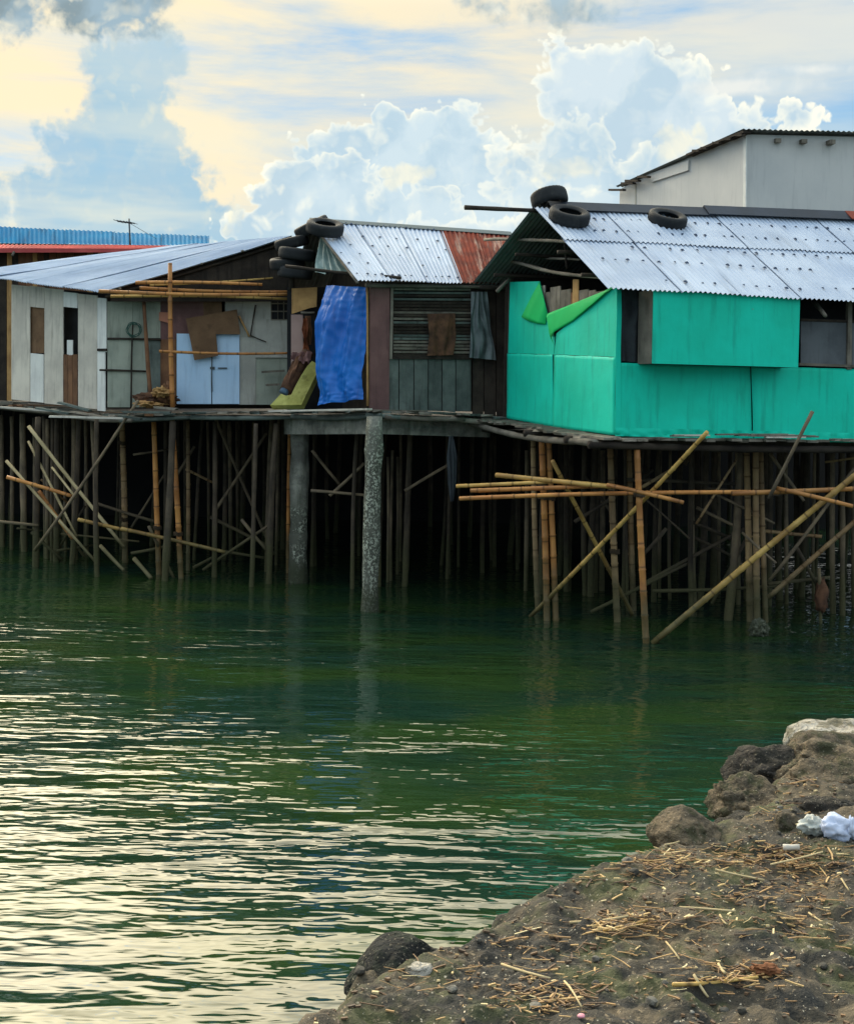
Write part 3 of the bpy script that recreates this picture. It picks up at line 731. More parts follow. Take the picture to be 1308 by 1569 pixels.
# knotted brown rags hung by the doorway
rg = thing('hanging_rags', Q(470, 540, .15), 'knotted reddish brown rags dangling beside the blue tarp', 'rags')
def blob(name, c, sx, sy, sz, mat, parent, seed=0, amp=.18, sub=3, fr_=2.2, smooth=True):
    bm = bmesh.new(); bmesh.ops.create_icosphere(bm, subdivisions=sub, radius=1)
    vs = []
    for q in bm.verts:
        d = q.co.normalized(); k = 1 + amp * (noise.noise(d * fr_ + Vector((seed, seed * 2.1, 0))) * 1.4 + .5 * noise.noise(d * fr_ * 2.7 + Vector((seed, 0, 5))) + .25 * noise.noise(d * fr_ * 6 + Vector((seed, 3, 5))))
        vs.append(Vector(c) + Vector((d.x * sx, d.y * sy, d.z * sz)) * k)
    fs = [[w_.index for w_ in f.verts] for f in bm.faces]; bm.free()
    return obj(name, vs, fs, mat, parent, smooth=smooth)
rag_or = material('rag_orange', lin(168, 100, 64), lin(112, 64, 44), .9, 8, lin(80, 40, 30), .5)
cloth('rag', [Q(465, 488, .2), Q(462, 505, .2), Q(466, 520, .2), Q(462, 545, .2)], [Q(471, 487, .2), Q(473, 504, .2), Q(470, 519, .2), Q(476, 543, .2)], rag_or, rg, nu=14, nv=30, folds=2.5, amp=.07, fine=.03, seed=61)
cloth('rag', [Q(467, 484, .12), Q(469, 500, .12), Q(468, 530, .12)], [Q(476, 484, .12), Q(478, 505, .12), Q(477, 528, .12)], wood_brown, rg, nu=12, nv=24, folds=2, amp=.05, fine=.03, seed=64)
# foam slab and rolled mat leaning by the entrance
fs_ = [W(414, 621, 24.7), W(462, 620, 24.5), W(491, 560, 24.9), W(478, 553, 25.0)]
o = panel('foam_slab', fs_, .13, foam, None); tag(o, 'yellow green foam slab leaning on the porch below the blue tarp', 'foam slab')
rm = thing('rolled_mat', W(437, 601, 24.4), 'dark brown rolled mat leaning on the yellow foam slab', 'rolled mat')
o = pole('roll', W(438, 599, 24.3), W(472, 541, 24.75), .12, rag_brown, rm, bamboo=False, bend=.03)
o = pole('roll_lining', W(434, 603, 24.29), W(441, 588, 24.34), .085, material('rag_blue', lin(110, 140, 160), lin(80, 100, 120), .9), rm, bamboo=False)
cloth('loose_end', [W(446, 556, 24.5), W(440, 575, 24.4), W(430, 602, 24.3)], [W(462, 540, 24.55), W(452, 566, 24.3), W(440, 604, 24.25)], rag_brown, rm, nu=20, nv=30, folds=2, amp=.05, fine=.03, seed=71)
cloth('loose_end', [W(449, 541, 24.62), W(444, 552, 24.5)], [W(478, 538, 24.6), W(474, 558, 24.45)], wood_mauve, rm, nu=24, nv=16, folds=2.5, amp=.06, fine=.04, seed=73)

# ================================================================== LEFT HUT
H3 = thing('stilt_hut', W(163, 626, 26.4), 'patchwork hut of pale boards and blue doors under a lean-to zinc roof', 'hut')
K = lambda x, y, o=0.0: W(x, y, 26.4 - o)
def S(x, y, o=0.0):                                   # on the receding side wall
    pa_, pb_ = W(163, 540, 26.4), W(18, 540, 28.6); n = (pb_ - pa_).cross(ZU).normalized()
    if n.y > 0: n = -n
    return onplane(x, y, pa_ + n * o, n)
A_, B_, C_, D_ = W(155, 449, 25.9), W(-60, 418, 29.0), W(447, 362, 25.9), W(262, 378, 28.6)
# roof ribs run from the low side wall up to the top
for k in range(4):
    s0, s1 = k / 4 - .005, (k + 1) / 4 + .005
    sheet('roof_sheet', A_.lerp(B_, s0), A_.lerp(B_, s1), C_.lerp(D_, s1), C_.lerp(D_, s0), .076, zinc, H3, lift=.01 * (k % 2), nv=14, wob=.03)
dabs('nail_dabs', H3, [(t_, .02, .98, .03) for t_ in (.1, .3, .5, .7)], lambda s: A_.lerp(B_, s), lambda s: C_.lerp(D_, s), .02, .018)
pole('rafter', A_ + Vector((.05, .15, -.06)), C_ + Vector((0, .15, -.06)), .03, wood_dark, H3, bamboo=False, bend=.002)
for (x, y) in ((185, 442), (310, 404), (372, 385)):
    pole('purlin_end', W(x, y, 25.85), W(x - 30, y + 2, 28), .02, wood_grey, H3, bamboo=False)
panel('gable_board', [K(170, 462, .3), K(447, 462, .3), K(447, 361, .3), K(170, 446, .3)], .02, wood_dark, H3)
panel('back_wall', [K(165, 626, -.35), K(450, 626, -.35), K(450, 440, -.35), K(165, 455, -.35)], .02, wood_dark, H3)
# side wall strips
for (x0, x1, y0, y1, m_) in ((18, 46, 612, 436, ply_pale), (46.5, 68, 470, 438, ply_pale), (47, 67, 615, 541, ply_white), (68.5, 97, 618, 441, ply_pale), (97.5, 119, 470, 447, ply_white),
                             (120, 149, 624, 450, ply_pale), (149.5, 163, 538, 456, ply_white), (149.5, 161, 629, 538, ply_white)):
    panel('wall_strip', [S(x0, y0), S(x1, y0 + (x1 - x0) * .1), S(x1, y1 + (x1 - x0) * .1), S(x0, y1)], .02, m_, H3)
for (x0, x1, y0, y1) in ((97.5, 104, 620, 543), (104.5, 111, 621, 544), (111.5, 118.5, 622, 543)):
    panel('plank', [S(x0, y0), S(x1, y0), S(x1, y1), S(x0, y1)], .02, wood_brown, H3)
panel('window_cover', [S(47, 541, -.05), S(68, 541, -.05), S(68, 470, -.05), S(47, 470, -.05)], .02, cardboard, H3)
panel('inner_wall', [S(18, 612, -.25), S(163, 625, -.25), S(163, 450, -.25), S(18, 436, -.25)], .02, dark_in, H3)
panel('paper_sheet', [S(103, 544, -.04), S(112, 544, -.04), S(112, 521, -.04), S(103, 521, -.04)], .01, ply_white, H3)
panel('side_batten', [S(149, 538, .02), S(163, 538, .02), S(163, 534, .02), S(149, 534, .02)], .02, wood_dark, H3)
# front: grey green sheets with battens
for (x0, x1, y0, y1) in ((165, 203, 518, 462), (203.5, 246, 518, 460), (165, 201, 624, 519), (201.5, 226, 624, 519)):
    panel('wall_panel', [K(x0, y0), K(x1, y0), K(x1, y1), K(x0, y1)], .015, green_board, H3)
for (x0, y0, x1, y1) in ((165, 519, 247, 521), (153, 567, 226, 569)):
    pole('batten', K(x0, y0, .04), K(x1, y1, .04), .02, wood_dark, H3, bamboo=False)
pole('batten', K(201, 624, .06), K(204, 494, .06), .016, wood_dark, H3, bamboo=False)
for (x0, x1, y0, y1, m_) in ((246, 312, 520, 456, wood_mauve), (227, 246, 622, 519, wood_green), (246, 270, 622, 520, wood_brown),
                             (312, 345, 512, 462, cardboard), (340, 416, 516, 462, grey_board), (366, 392, 620, 514, grey_board), (391, 446, 548, 489, grey_board), (392, 446, 620, 548.5, green_board)):
    ko_ = -.012 + .006 * (x0 % 7); panel('wall_panel', [K(x0, y0, ko_), K(x1, y0, ko_), K(x1, y1, ko_), K(x0, y1, ko_)], .015, m_, H3)
panel('wall_panel', [K(327, 480, .01), K(342, 479, .01), K(342, 462, .01), K(327, 463, .01)], .012, lightblue, H3)
panel('scrap_board', [K(244, 491, .03), K(262, 496, .03), K(262, 479, .03), K(244, 478, .03)], .015, brick_pink, H3)
dk = thing('double_door', K(319, 620, .03), 'pale blue double door panels in the patchwork wall', 'door')
panel('door_leaf', [K(271, 619, .03), K(324, 619, .03), K(324, 512, .03), K(271, 511, .03)], .02, lightblue, dk)
panel('door_leaf', [K(325.5, 619, .034), K(367, 619, .034), K(367, 513, .034), K(325.5, 512, .034)], .02, lightblue, dk)
pole('door_bar', K(325, 600, .06), K(325, 545, .06), .012, steel, dk, bamboo=False)
panel('door_latch', [K(322, 566, .06), K(329, 566, .06), K(329, 562, .06), K(322, 562, .06)], .02, steel, dk)
panel('door_latch', [K(334, 565, .06), K(348, 565, .06), K(348, 563, .06), K(334, 563, .06)], .015, steel, dk)
o = panel('cardboard_piece', [K(285, 488, .14), K(363, 474, .14), K(368, 512, .14), K(331, 512, .14), K(334, 545, .14), K(298, 552, .14)], .02, cardboard, None)
tag(o, 'torn brown cardboard hung askew over the pale blue doors', 'cardboard')
# small dark window
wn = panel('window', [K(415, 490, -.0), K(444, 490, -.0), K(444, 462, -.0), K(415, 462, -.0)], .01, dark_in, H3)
for xx in (415, 425, 434, 443): panel('window_bar', [K(xx, 490, .02), K(xx + 1.6, 490, .02), K(xx + 1.6, 462, .02), K(xx, 462, .02)], .015, wood_grey, wn)
for yy in (464, 476, 489): panel('window_bar', [K(415, yy, .025), K(445, yy, .025), K(445, yy + 2, .025), K(415, yy + 2, .025)], .012, wood_grey, wn)
for (x0, y0, x1, y1, w_) in ((392, 467, 384, 514, .014), (366, 484, 382, 516, .02), (384, 514, 408, 524, .012)):
    pole('prop_stick', K(x0, y0, .06), K(x1, y1, .06), w_, wood_tan if w_ == .02 else wood_dark, H3, bamboo=False)
for (x0, y0, x1, y1) in ((401, 570, 436, 568), (408, 590, 428, 589)):
    plank('shelf_stick', K(x0, y0, .25), K(x1, y1, .15), .06, .04, wood_grey, H3)
# coil of wire on the wall
bm = bmesh.new(); vs, fs = [], []
for i in range(97):
    an = i / 24 * 6.283; rr = .12 + .02 * math.sin(i * .21) + .008 * math.sin(i * .9); c = K(206, 505, .06) + Vector((rr * math.cos(an), -.01 * (i / 24), rr * math.sin(an)))
    for k in range(5):
        q = 6.283 * k / 5; vs.append(c + Vector((math.cos(an) * math.cos(q), math.sin(q), math.sin(an) * math.cos(q))) * .007)
for i in range(96):
    for k in range(5): fs.append((i * 5 + k, i * 5 + (k + 1) % 5, i * 5 + 5 + (k + 1) % 5, i * 5 + 5 + k))
bm.free()
tag(obj('wire_coil', vs, fs, material('wire_green', lin(40, 84, 72), lin(34, 66, 60), .5), None, True), 'coil of dark green wire hung on the grey wall sheets', 'wire coil')
# upright post with the rack of stored bamboo
tag(pole('rack_post', K(265, 624, .75), K(261, 403, .75), .045, bamboo_o), 'reddish upright post carrying the rack of stored bamboo', 'post')
for (x0, y0, x1, y1, w_, d_) in ((208, 433, 402, 436, .032, .78), (214, 441, 446, 447, .03, .66), (152, 446, 446, 451, .034, .8), (170, 454, 440, 458, .028, .66), (230, 437, 418, 426, .02, .5)):
    tag(pole('bamboo_pole', K(x0, y0, d_), K(x1, y1, d_ - .1), w_, bamboo_o if w_ > .029 else bamboo_y), 'long bamboo pole stored flat on the rack under the lean-to eave', 'bamboo pole', 'bamboo poles stored under the eave')
tag(pole('bamboo_rail', K(244, 538, .82), K(446, 541, .5), .026, bamboo_o), 'bamboo rail running level across the pale blue doors', 'bamboo rail')
tag(pole('leaning_post', K(232, 612, .3), K(221, 462, .12), .04, wood_brown, bamboo=False), 'brown wooden post leaning against the grey wall sheets', 'post')
# sacks and scraps at the foot of the post
for k, (x, y, sx, sz, m_) in enumerate(((240, 612, .34, .11, rag_brown), (257, 604, .13, .2, wood_brown), (228, 619, .24, .06, wood_tan), (247, 601, .16, .09, wood_tan))):
    o = blob('sack', K(x, y, .35 + .1 * k), sx, .18, sz, m_, None, k * 5 + 1, .5, 4, 2.6)
    tag(o, ['slumped brown sack heaped against the rack post', 'tall tan bundle propped behind the rack post', 'small flattened tan bundle on the deck edge', 'crumpled tan bundle on top of the heap by the rack post'][k], ['sack', 'bundle', 'bundle', 'bundle'][k])

# deck of the left and middle huts
ld = thing('deck', W(200, 636, 26), 'long uneven plank deck under the patchwork hut and porch', 'deck')
edge = [W(-60, 614, 29.4), W(20, 621, 28.6), W(110, 631, 27.0), W(190, 637, 25.8), W(300, 632, 25.4), W(448, 632, 25.2)]
edge2 = [W(448, 631, 25.0), W(570, 629, 22.95), W(600, 631, 23.0), W(700, 634, 23.3), W(790, 641, 23.7)]
def run(edge, deck, mat_pick):
    for (p, q) in zip(edge[:-1], edge[1:]):
        n = max(1, round((q - p).length / .2)); d = (q - p); nn = Vector((-d.y, d.x, 0)).normalized()
        for k in range(n):
            c = p.lerp(q, (k + .5) / n); e = random.uniform(-.12, .05)
            plank('plank', c + nn * e + ZU * random.uniform(-.02, .012), c + nn * 1.1, d.length / n - .012, .035, mat_pick(), deck, chip=.03)
        pole('edge_beam', p - d.normalized() * .1 + nn * .06 - ZU * .085, q + d.normalized() * .15 + nn * .06 - ZU * .085, .045, mat_pick(), deck, bamboo=False)
run(edge, ld, lambda: random.choice([wood_grey, wood_grey, wood_green, wood_brown]))
panel('floor', [p + Vector((0, .5, -.09)) for p in edge] + [Vector((-1.5, 39.5, 3.1)), Vector((-22, 39.5, 3.1))], .05, wood_dark, ld, back=(0, 0, -1))  # carried back to the added bank to shut out light underneath
md = thing('deck', W(600, 632, 23), 'plank deck on a concrete beam below the slatted window hut', 'deck')
run(edge2, md, lambda: random.choice([wood_grey, wood_green]))
panel('floor', [p + Vector((0, .4, -.09)) for p in edge2] + [Vector((8, 39.5, 3.08)), Vector((-2.5, 39.5, 3.08))], .05, wood_dark, md, back=(0, 0, -1))  # also carried far back so the underside stays dark
plank('edge_board', W(415, 630, 24.75), W(566, 627, 22.85), .12, .03, ply_pale, md)
for k, (x0, y0, x1, y1, D0) in enumerate(((92, 617, 138, 629, 26.2), (112, 631, 172, 641, 25.7), (184, 637, 218, 642, 25.2), (190, 631, 262, 632, 25.0), (0, 620, 24, 618, 28.2), (238, 624, 272, 627, 25.4), (-10, 623, 104, 631, 27.6), (76, 638, 190, 641, 25.6), (55, 625, 108, 634, 26.6))):
    tag(plank('loose_board', W(x0, y0, D0), W(x1, y1, D0 - .15), .14, .035, random.choice([ply_pale, wood_grey, wood_green]), chip=.03), 'loose weathered board lying along the edge of the long deck', 'board', 'loose boards on the deck edge')
# concrete frame
cb = thing('concrete_frame', W(566, 937, F * CAMH / 327), 'concrete beam on two round barnacled columns under the porch', 'concrete frame')
def column(xt, yt, xb, yb, r_, m_):
    B = onwater(xb, yb); T = W(xt, yt, B.y); d = (T - B)
    B2 = B - d.normalized() * 1.2
    return pole('column', B2, T, r_, m_, cb, bamboo=False, bend=0, taper=.96, sides=24)
column(574, 638, 566, 936, .135, conc_b); column(460, 652, 456, 892, .165, conc)
bA, bB = W(446, 651, 25.75), W(572, 649, 23.35)
plank('beam', bA, bB, .28, .34, conc, cb); plank('beam', bB + Vector((.02, .03, 0)), W(745, 655, 24.3), .27, .33, conc, cb)

# ================================================================== HUTS BEHIND
H4 = thing('plank_hut', W(60, 610, 32.0), 'brown vertical plank hut with a red edged roof behind the lean-to', 'hut')
x = -40
while x < 156:
    w_ = random.uniform(7, 12)
    panel('plank', [W(x, 614, 32), W(x + w_ - .8, 614, 32), W(x + w_ - .8, 386 - .02 * x, 32), W(x, 386 - .02 * x, 32)], .03, random.choice([wood_brown, wood_tan, wood_brown, wood_dark]), H4); x += w_
panel('wall', [W(-40, 614, 32.2), W(330, 614, 32.2), W(330, 385, 32.2), W(-40, 385, 32.2)], .03, wood_dark, H4)
sheet('roof_sheet', W(-60, 385, 31.5), W(248, 385, 31.3), W(320, 377, 33.2), W(-60, 374, 33.4), .09, red_roof, H4, nv=4)
panel('eave_board', [W(-60, 387, 31.45), W(236, 386.5, 31.28), W(248, 381, 31.28), W(-60, 380, 31.45)], .03, material('eave_pink', lin(176, 80, 76), lin(150, 60, 60), .8), H4)
for xx in (22, 175): pole('rafter_end', W(xx, 386, 31.4), W(xx - 3, 392, 31.35), .03, wood_grey, H4, bamboo=False)
H5 = thing('warehouse', W(150, 600, 37), 'long building with a bright blue corrugated roof behind the plank hut', 'building')
for k in range(6):
    xa, xb_ = -120 + k * 74 - 1, -120 + (k + 1) * 74 + 1
    yt = lambda q: 347.5 + (q - 0) * .0465; yb = lambda q: 373 + (q - 0) * .012
    sheet('roof_sheet', W(xa, yb(xa), 35.6), W(min(xb_, 321), yb(min(xb_, 321)), 35.6), W(min(xb_, 321), yt(min(xb_, 321)), 36.5), W(xa, yt(xa), 36.5), .11, blue_roof, H5, lift=.01 * (k % 2), nv=4)
panel('wall', [W(-120, 614, 36.2), W(318, 614, 36.2), W(318, 377, 36.2), W(-120, 371, 36.2)], .05, wood_dark, H5)
panel('eave_board', [W(-120, 378, 35.5), W(321, 383, 35.5), W(321, 377, 35.5), W(-120, 371, 35.5)], .05, wood_dark, H5)
an = thing('aerial', W(200, 378, 34.2), 'small television aerial on a thin mast before the blue roof', 'aerial')
pole('mast', W(200, 380, 34.2), W(198, 335, 34.2), .022, steel, an, bamboo=False, bend=0)
pole('boom', W(181, 339, 34.4), W(206, 342, 34.1), .018, steel, an, bamboo=False, bend=0)
for k in range(6):
    c = W(182 + k * 4.6, 339.2 + k * .5, 34.38 - k * .05); h_ = Vector((.05, .32 - .02 * k, .0)); pole('element', c - h_, c + h_, .008, steel, an, bamboo=False, bend=0)
pole('guy_wire', W(199, 342, 34.2), W(240, 366, 35), .006, steel, an, bamboo=False, bend=.01)

H6 = thing('white_building', W(1142, 640, 31), 'tall pale grey walled building with a shed roof behind the teal hut', 'building')
wc = W(1142, 206, 31.0); wl = W(949, 289, 36.5); wr = W(1420, 212, 31.6)
base = lambda p: Vector((p.x, p.y, 3.15))
panel('wall', [base(wc), base(wr), wr, wc], .12, wall_white, H6)
pts = [(949, 290), (985, 272), (1056, 238), (1100, 222), (1142, 206)]
wp = []
nl = (wl - wc).cross(ZU).normalized()
for (x, y) in pts: wp.append(onplane(x, y, wc, nl))
panel('wall', [base(wc), wc] + wp[::-1][1:] + [base(wp[0])], .12, wall_white, H6)
oN = -nl if nl.dot(-wc) < 0 else nl
panel('corner_trim', [onplane(1137, 600, wc + oN * .02, nl), onplane(1141.5, 600, wc + oN * .02, nl), onplane(1142, 209, wc + oN * .02, nl), onplane(1138, 211, wc + oN * .02, nl)], .03, ply_white, H6)
panel('wall_joint', [onplane(972, 600, wc + oN * .01, nl), onplane(974, 600, wc + oN * .01, nl), onplane(974, 281, wc + oN * .01, nl), onplane(972, 281, wc + oN * .01, nl)], .02, grey_board, H6)
panel('fascia_board', [onplane(998, 279, wc + oN * .05, nl), onplane(1053, 261, wc + oN * .05, nl), onplane(1054, 245, wc + oN * .05, nl), onplane(989, 268, wc + oN * .05, nl)], .045, wall_white, H6)
rv = Vector((0, 0, .05))
back_off = Vector((7.5, 8, 0))
o6 = Vector((0, -.25, .06))
sheet('roof_sheet', wc + o6 + oN * .12, wr + o6, wr + (wp[0] - wc) + ZU * .06, wp[0] + ZU * .06 + oN * .12, .12, zinc_old, H6, nv=6)
for (x, y) in ((1192, 215), (1232, 216), (1275, 217)):
    p = W(x, y, 30.95); plank('rafter_end', p, p + Vector((.0, .5, .03)), .12, .09, wood_grey, H6)
for (x, y, w_) in ((934, 291, 22), (953, 281, 18), (959, 277, 20), (978, 271, 16), (1062, 231, 10), (1075, 227, 9), (1093, 219, 10), (1112, 213, 9), (1128, 207, 10)):
    p0 = onplane(x, y, wc + oN * .2, nl); p1 = onplane(x + w_, y, wc + oN * .2, nl)
    plank('roof_batten', p0, p1, .1, .05, wood_dark, H6)
ra = [onplane(x, y - 3, wc + oN * .1, nl) for (x, y) in ((1056, 241), (1100, 222), (1144, 205))]
for p, q in zip(ra[:-1], ra[1:]): plank('verge_board', p, q, .2, .05, wood_dark, H6)

# ================================================================== TYRES
def tyre_mesh():
    prof = [(.165, -.06), (.175, -.075), (.235, -.10), (.285, -.092), (.305, -.07), (.310, -.03), (.310, .03), (.305, .07), (.285, .092), (.235, .10), (.175, .075), (.165, .06), (.20, .06), (.265, .065), (.285, 0), (.265, -.065), (.20, -.06)]
    n = 56; vs, fs = [], []; m = len(prof)
    for i in range(n):
        an_ = 6.2832 * i / n
        for k, (r_, z_) in enumerate(prof):
            if 3 <= k <= 8 and i % 2: r_ -= .010
            if k in (5, 6): r_ -= .004 * (i % 2)
            vs.append((r_ * math.cos(an_), r_ * math.sin(an_), z_))
    for i in range(n):
        for k in range(m):
            a, b = i * m + k, i * m + (k + 1) % m; c, d = ((i + 1) % n) * m + (k + 1) % m, ((i + 1) % n) * m + k
            fs.append((a, d, c, b))
    me = bpy.data.meshes.new('tyre'); me.from_pydata(vs, [], fs); me.update(); me.materials.append(rubber)
    me.polygons.foreach_set('use_smooth', [True] * len(me.polygons)); return me
TM = tyre_mesh()
def tyre(c, nrm, s, label, group=None, flat=1.0):
    o = bpy.data.objects.new('tyre', TM); COL.objects.link(o); o.location = c
    o.rotation_mode = 'QUATERNION'; o.rotation_quaternion = Vector(nrm).to_track_quat('Z', 'Y'); o.scale = (s, s, s * flat)
    return tag(o, label, 'tyre', group)
rn = u.cross(RG(0) - E(0)).normalized()
def onroof(x, y, off, E_, R_, a_):
    n = u.cross(R_(0) - E_(0)).normalized(); return onplane(x, y, E_(0) + n * off, n)
tyre(onroof(872, 331, .10, E, RG, 0), rn.lerp(ZU, .12), 1.0, 'worn black tyre on the teal hut roof beside the apex')
tyre(onroof(1022, 336, .10, E, RG, 0), rn.lerp(ZU, .12), .98, 'worn black tyre alone against the middle of the dark ridge')
tyre(L(-.12, 2.1, RG(0).z + .17), Vector((.25, -.30, .55)).cross(Vector((1, .3, .25))).normalized() if False else Vector((-.22, .25, .95)), .92, 'black tyre tilted up on the very apex of the teal hut', flat=1.25)
n2 = (e1 - e0).cross(r0 - e0).normalized()
tyre(onplane(498, 349, e0 + n2 * .12, n2), n2.lerp(ZU, .2), 1.05, 'black tyre lying on the roof end above the blue tarp')
tyre(W(478, 348, 25.4), Vector((-.45, -.15, .85)), 1.05, 'black tyre slung over the ridge end behind the other tyre')
for k, (x, y, D0, s_, nx, ny) in enumerate(((447, 372, 25.3, .98, -.25, -.12), (455, 389, 25.1, 1.05, .12, -.1), (440, 403, 25.2, 1.0, -.1, -.2), (452, 418, 25.1, 1.0, .1, -.05))):
    tyre(W(x, y, D0), Vector((nx, ny, 1)), s_, ['black tyre topmost in the stack at the lean-to roof end', 'black tyre second from the top of the stack at the lean-to end', 'black tyre third from the top of the stack at the lean-to end', 'black tyre at the bottom of the stack at the lean-to end'][k])
pole('stack_post', W(447, 445, 25.25), W(449, 365, 25.3), .05, wood_dark, H3, bamboo=False)

# ================================================================== PILES, BRACES AND BAMBOO
def pile(xt, yt, xb, yb, w_, m_, label, cat='pile', name='pile', group=None, bam=None, D=None, top_back=0.0):
    Bt = onwater(xb, yb) if D is None else W(xb, yb, D)
    T = W(xt, yt, Bt.y + top_back)
    r_ = w_ / 2 / (F / Bt.y); d = (T - Bt).normalized()
    o = pole(name, Bt - d * .9, T, r_, m_, None, bamboo=(m_ in (bamboo_o, bamboo_y, bamboo_g)) if bam is None else bam, bend=.006)
    return tag(o, label, cat, group)


rope = material('rope', lin(84, 70, 52), lin(58, 48, 38), .95, 12)
def lash(o, ys, n=4):
    """Rope turns round a pole at the given photo heights."""
    r_ = max(v_.co.x for v_ in o.data.vertices if v_.co.z < .3) if len(o.data.vertices) else .05
    Lz = max(v_.co.z for v_ in o.data.vertices); M = o.rotation_quaternion.to_matrix(); A = o.location
    for yy in ys:
        best = min((abs(unroll(CX, HY)[1] * 0 + (HY + (CAMH - (A + M @ Vector((0, 0, Lz * k / 60))).z) * F / (A + M @ Vector((0, 0, Lz * k / 60))).y) - yy), k) for k in range(61))[1]
        zc = Lz * best / 60; vs, fs = [], []; S_ = 10; T_ = n * S_
        for i_ in range(T_ + 1):
            an = 6.283 * i_ / S_; c = Vector((math.cos(an), math.sin(an), 0)); zz = zc + .018 * (i_ / S_ - n / 2)
            for q in range(4):
                w_ = 6.283 * q / 4; vs.append(c * (r_ * 1.08 + .010 + .010 * math.cos(w_)) + Vector((0, 0, zz + .010 * math.sin(w_))))
        for i_ in range(T_):
            for q in range(4): fs.append((i_ * 4 + q, i_ * 4 + (q + 1) % 4, i_ * 4 + 4 + (q + 1) % 4, i_ * 4 + 4 + q))
        l_ = obj('lashing', vs, fs, rope, None, True, False); l_.parent = o


GL = 'grey piles under the patchwork hut'
for (xt, yt, xb, yb, w_) in ((19, 638, 18, 842, 7), (35, 634, 39, 845, 11), (52, 640, 52, 846, 6), (73, 642, 72, 856, 7), (87, 650, 87, 850, 5), (114, 640, 117, 858, 10), (131, 640, 133, 850, 6), (142, 642, 149, 866, 8), (3, 636, 4, 838, 8), (99, 640, 101, 846, 5)):
    pile(xt, yt, xb, yb, w_, pile_m, 'grey weathered pile in the thicket under the patchwork hut side wall', group=GL)
lash(pile(187, 640, 191, 862, 10, bamboo_g, 'pale grey bamboo pile with joints at the corner of the patchwork hut', 'bamboo pile'), (690, 806))
lash(pile(236, 642, 244, 880, 9, bamboo_o, 'orange brown bamboo pile standing in the water under the rack post', 'bamboo pile'), (818,))
pile(254, 642, 254, 862, 7, pile_d, 'dark pile set back between two orange bamboo piles')
lash(pile(264, 642, 277, 886, 9, bamboo_o, 'orange brown bamboo pile leaning under the pale blue doors', 'bamboo pile'), (826,))
pile(288, 644, 288, 874, 7, bamboo_g, 'thin grey bamboo pile beside the leaning orange one', 'bamboo pile')
GM = 'thin grey piles between the orange bamboo and the concrete column'
for (xt, yt, xb, yb, w_) in ((351, 646, 353, 842, 7), (389, 646, 389, 870, 6), (416, 640, 409, 876, 8), (427, 642, 424, 866, 5), (363, 646, 365, 838, 5), (318, 646, 319, 836, 5)):
    pile(xt, yt, xb, yb, w_, pile_m, 'thin grey pile in the shade left of the round concrete columns'.replace(' left of', ' beside'), group=GM)
pile(444, 642, 442, 878, 6, bamboo_o, 'slim orange bamboo pile standing against the smooth concrete column', 'bamboo pile')
for (x, y0, y1) in ((594, 700, 892), (601, 690, 890), (609, 700, 880), (613, 660, 860)):
    pile(x, y0 if y0 > 680 else 665, x - 1, y1, 5, pile_m, 'thin brown pile behind the barnacled concrete column', group='thin piles behind the barnacled column')
for (xt, xb, yb, w_) in ((691, 688, 880, 7), (703, 702, 868, 5), (742, 740, 878, 8), (757, 756, 868, 6)):
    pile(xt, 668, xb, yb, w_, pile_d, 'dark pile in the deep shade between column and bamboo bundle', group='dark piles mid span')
# triple bundle
pile(816, 670, 825, 934, 9, bamboo_g, 'brownish grey bamboo pile, dullest of the bundle of three', 'bamboo pile')
lash(pile(829, 668, 836, 951, 11, bamboo_o, 'thick orange bamboo pile in the centre of the bundle of three', 'bamboo pile'), (738, 760))
lash(pile(840, 670, 851, 951, 10, bamboo_o, 'orange bamboo pile on the brace side of the bundle of three', 'bamboo pile'), (744, 762))
# second bundle
lash(pile(934, 682, 946, 953, 11, bamboo_g, 'grey brown bamboo pile under the corner of the teal hut', 'bamboo pile'), (748, 840))
pile(956, 682, 960, 936, 5, pile_d, 'thin dark pile hidden among the corner bamboo')
pile(963, 682, 971, 936, 10, bamboo_g, 'dull bamboo pile beside the bright orange corner one', 'bamboo pile')
lash(pile(975, 684, 990, 985, 11, bamboo_o, 'bright orange bamboo pile farthest out in the water under the teal hut', 'bamboo pile'), (752,))
pile(1136, 690, 1114, 950, 14, pile_m, 'thick grey pile leaning into the cluster below the teal wall seam')
pile(1143, 690, 1148, 952, 11, bamboo_g, 'dull bamboo pile in the cluster below the teal wall seam', 'bamboo pile', group='dull bamboo piles of the cluster below the wall seam')
pile(1157, 690, 1160, 955, 11, bamboo_g, 'dull bamboo pile in the cluster below the teal wall seam', 'bamboo pile', group='dull bamboo piles of the cluster below the wall seam')
pile(1165, 692, 1173, 953, 9, bamboo_g, 'dull bamboo pile in the cluster below the teal wall seam', 'bamboo pile', group='dull bamboo piles of the cluster below the wall seam')
GR = 'thin shaded piles under the teal hut'
for (xt, xb, yb, w_) in ((1059, 1064, 930, 8), (1011, 1011, 915, 6), (1026, 1027, 918, 6), (1203, 1205, 925, 7), (1275, 1276, 940, 9), (1289, 1288, 942, 9), (1247, 1247, 920, 6), (922, 920, 905, 9), (868, 868, 900, 6), (1100, 1099, 910, 6), (1304, 1306, 930, 8), (806, 804, 905, 7), (1128, 1130, 926, 8)):
    pile(xt, 690, xb, yb, w_, pile_m, 'thin weathered pile in the shade under the teal hut', group=GR)


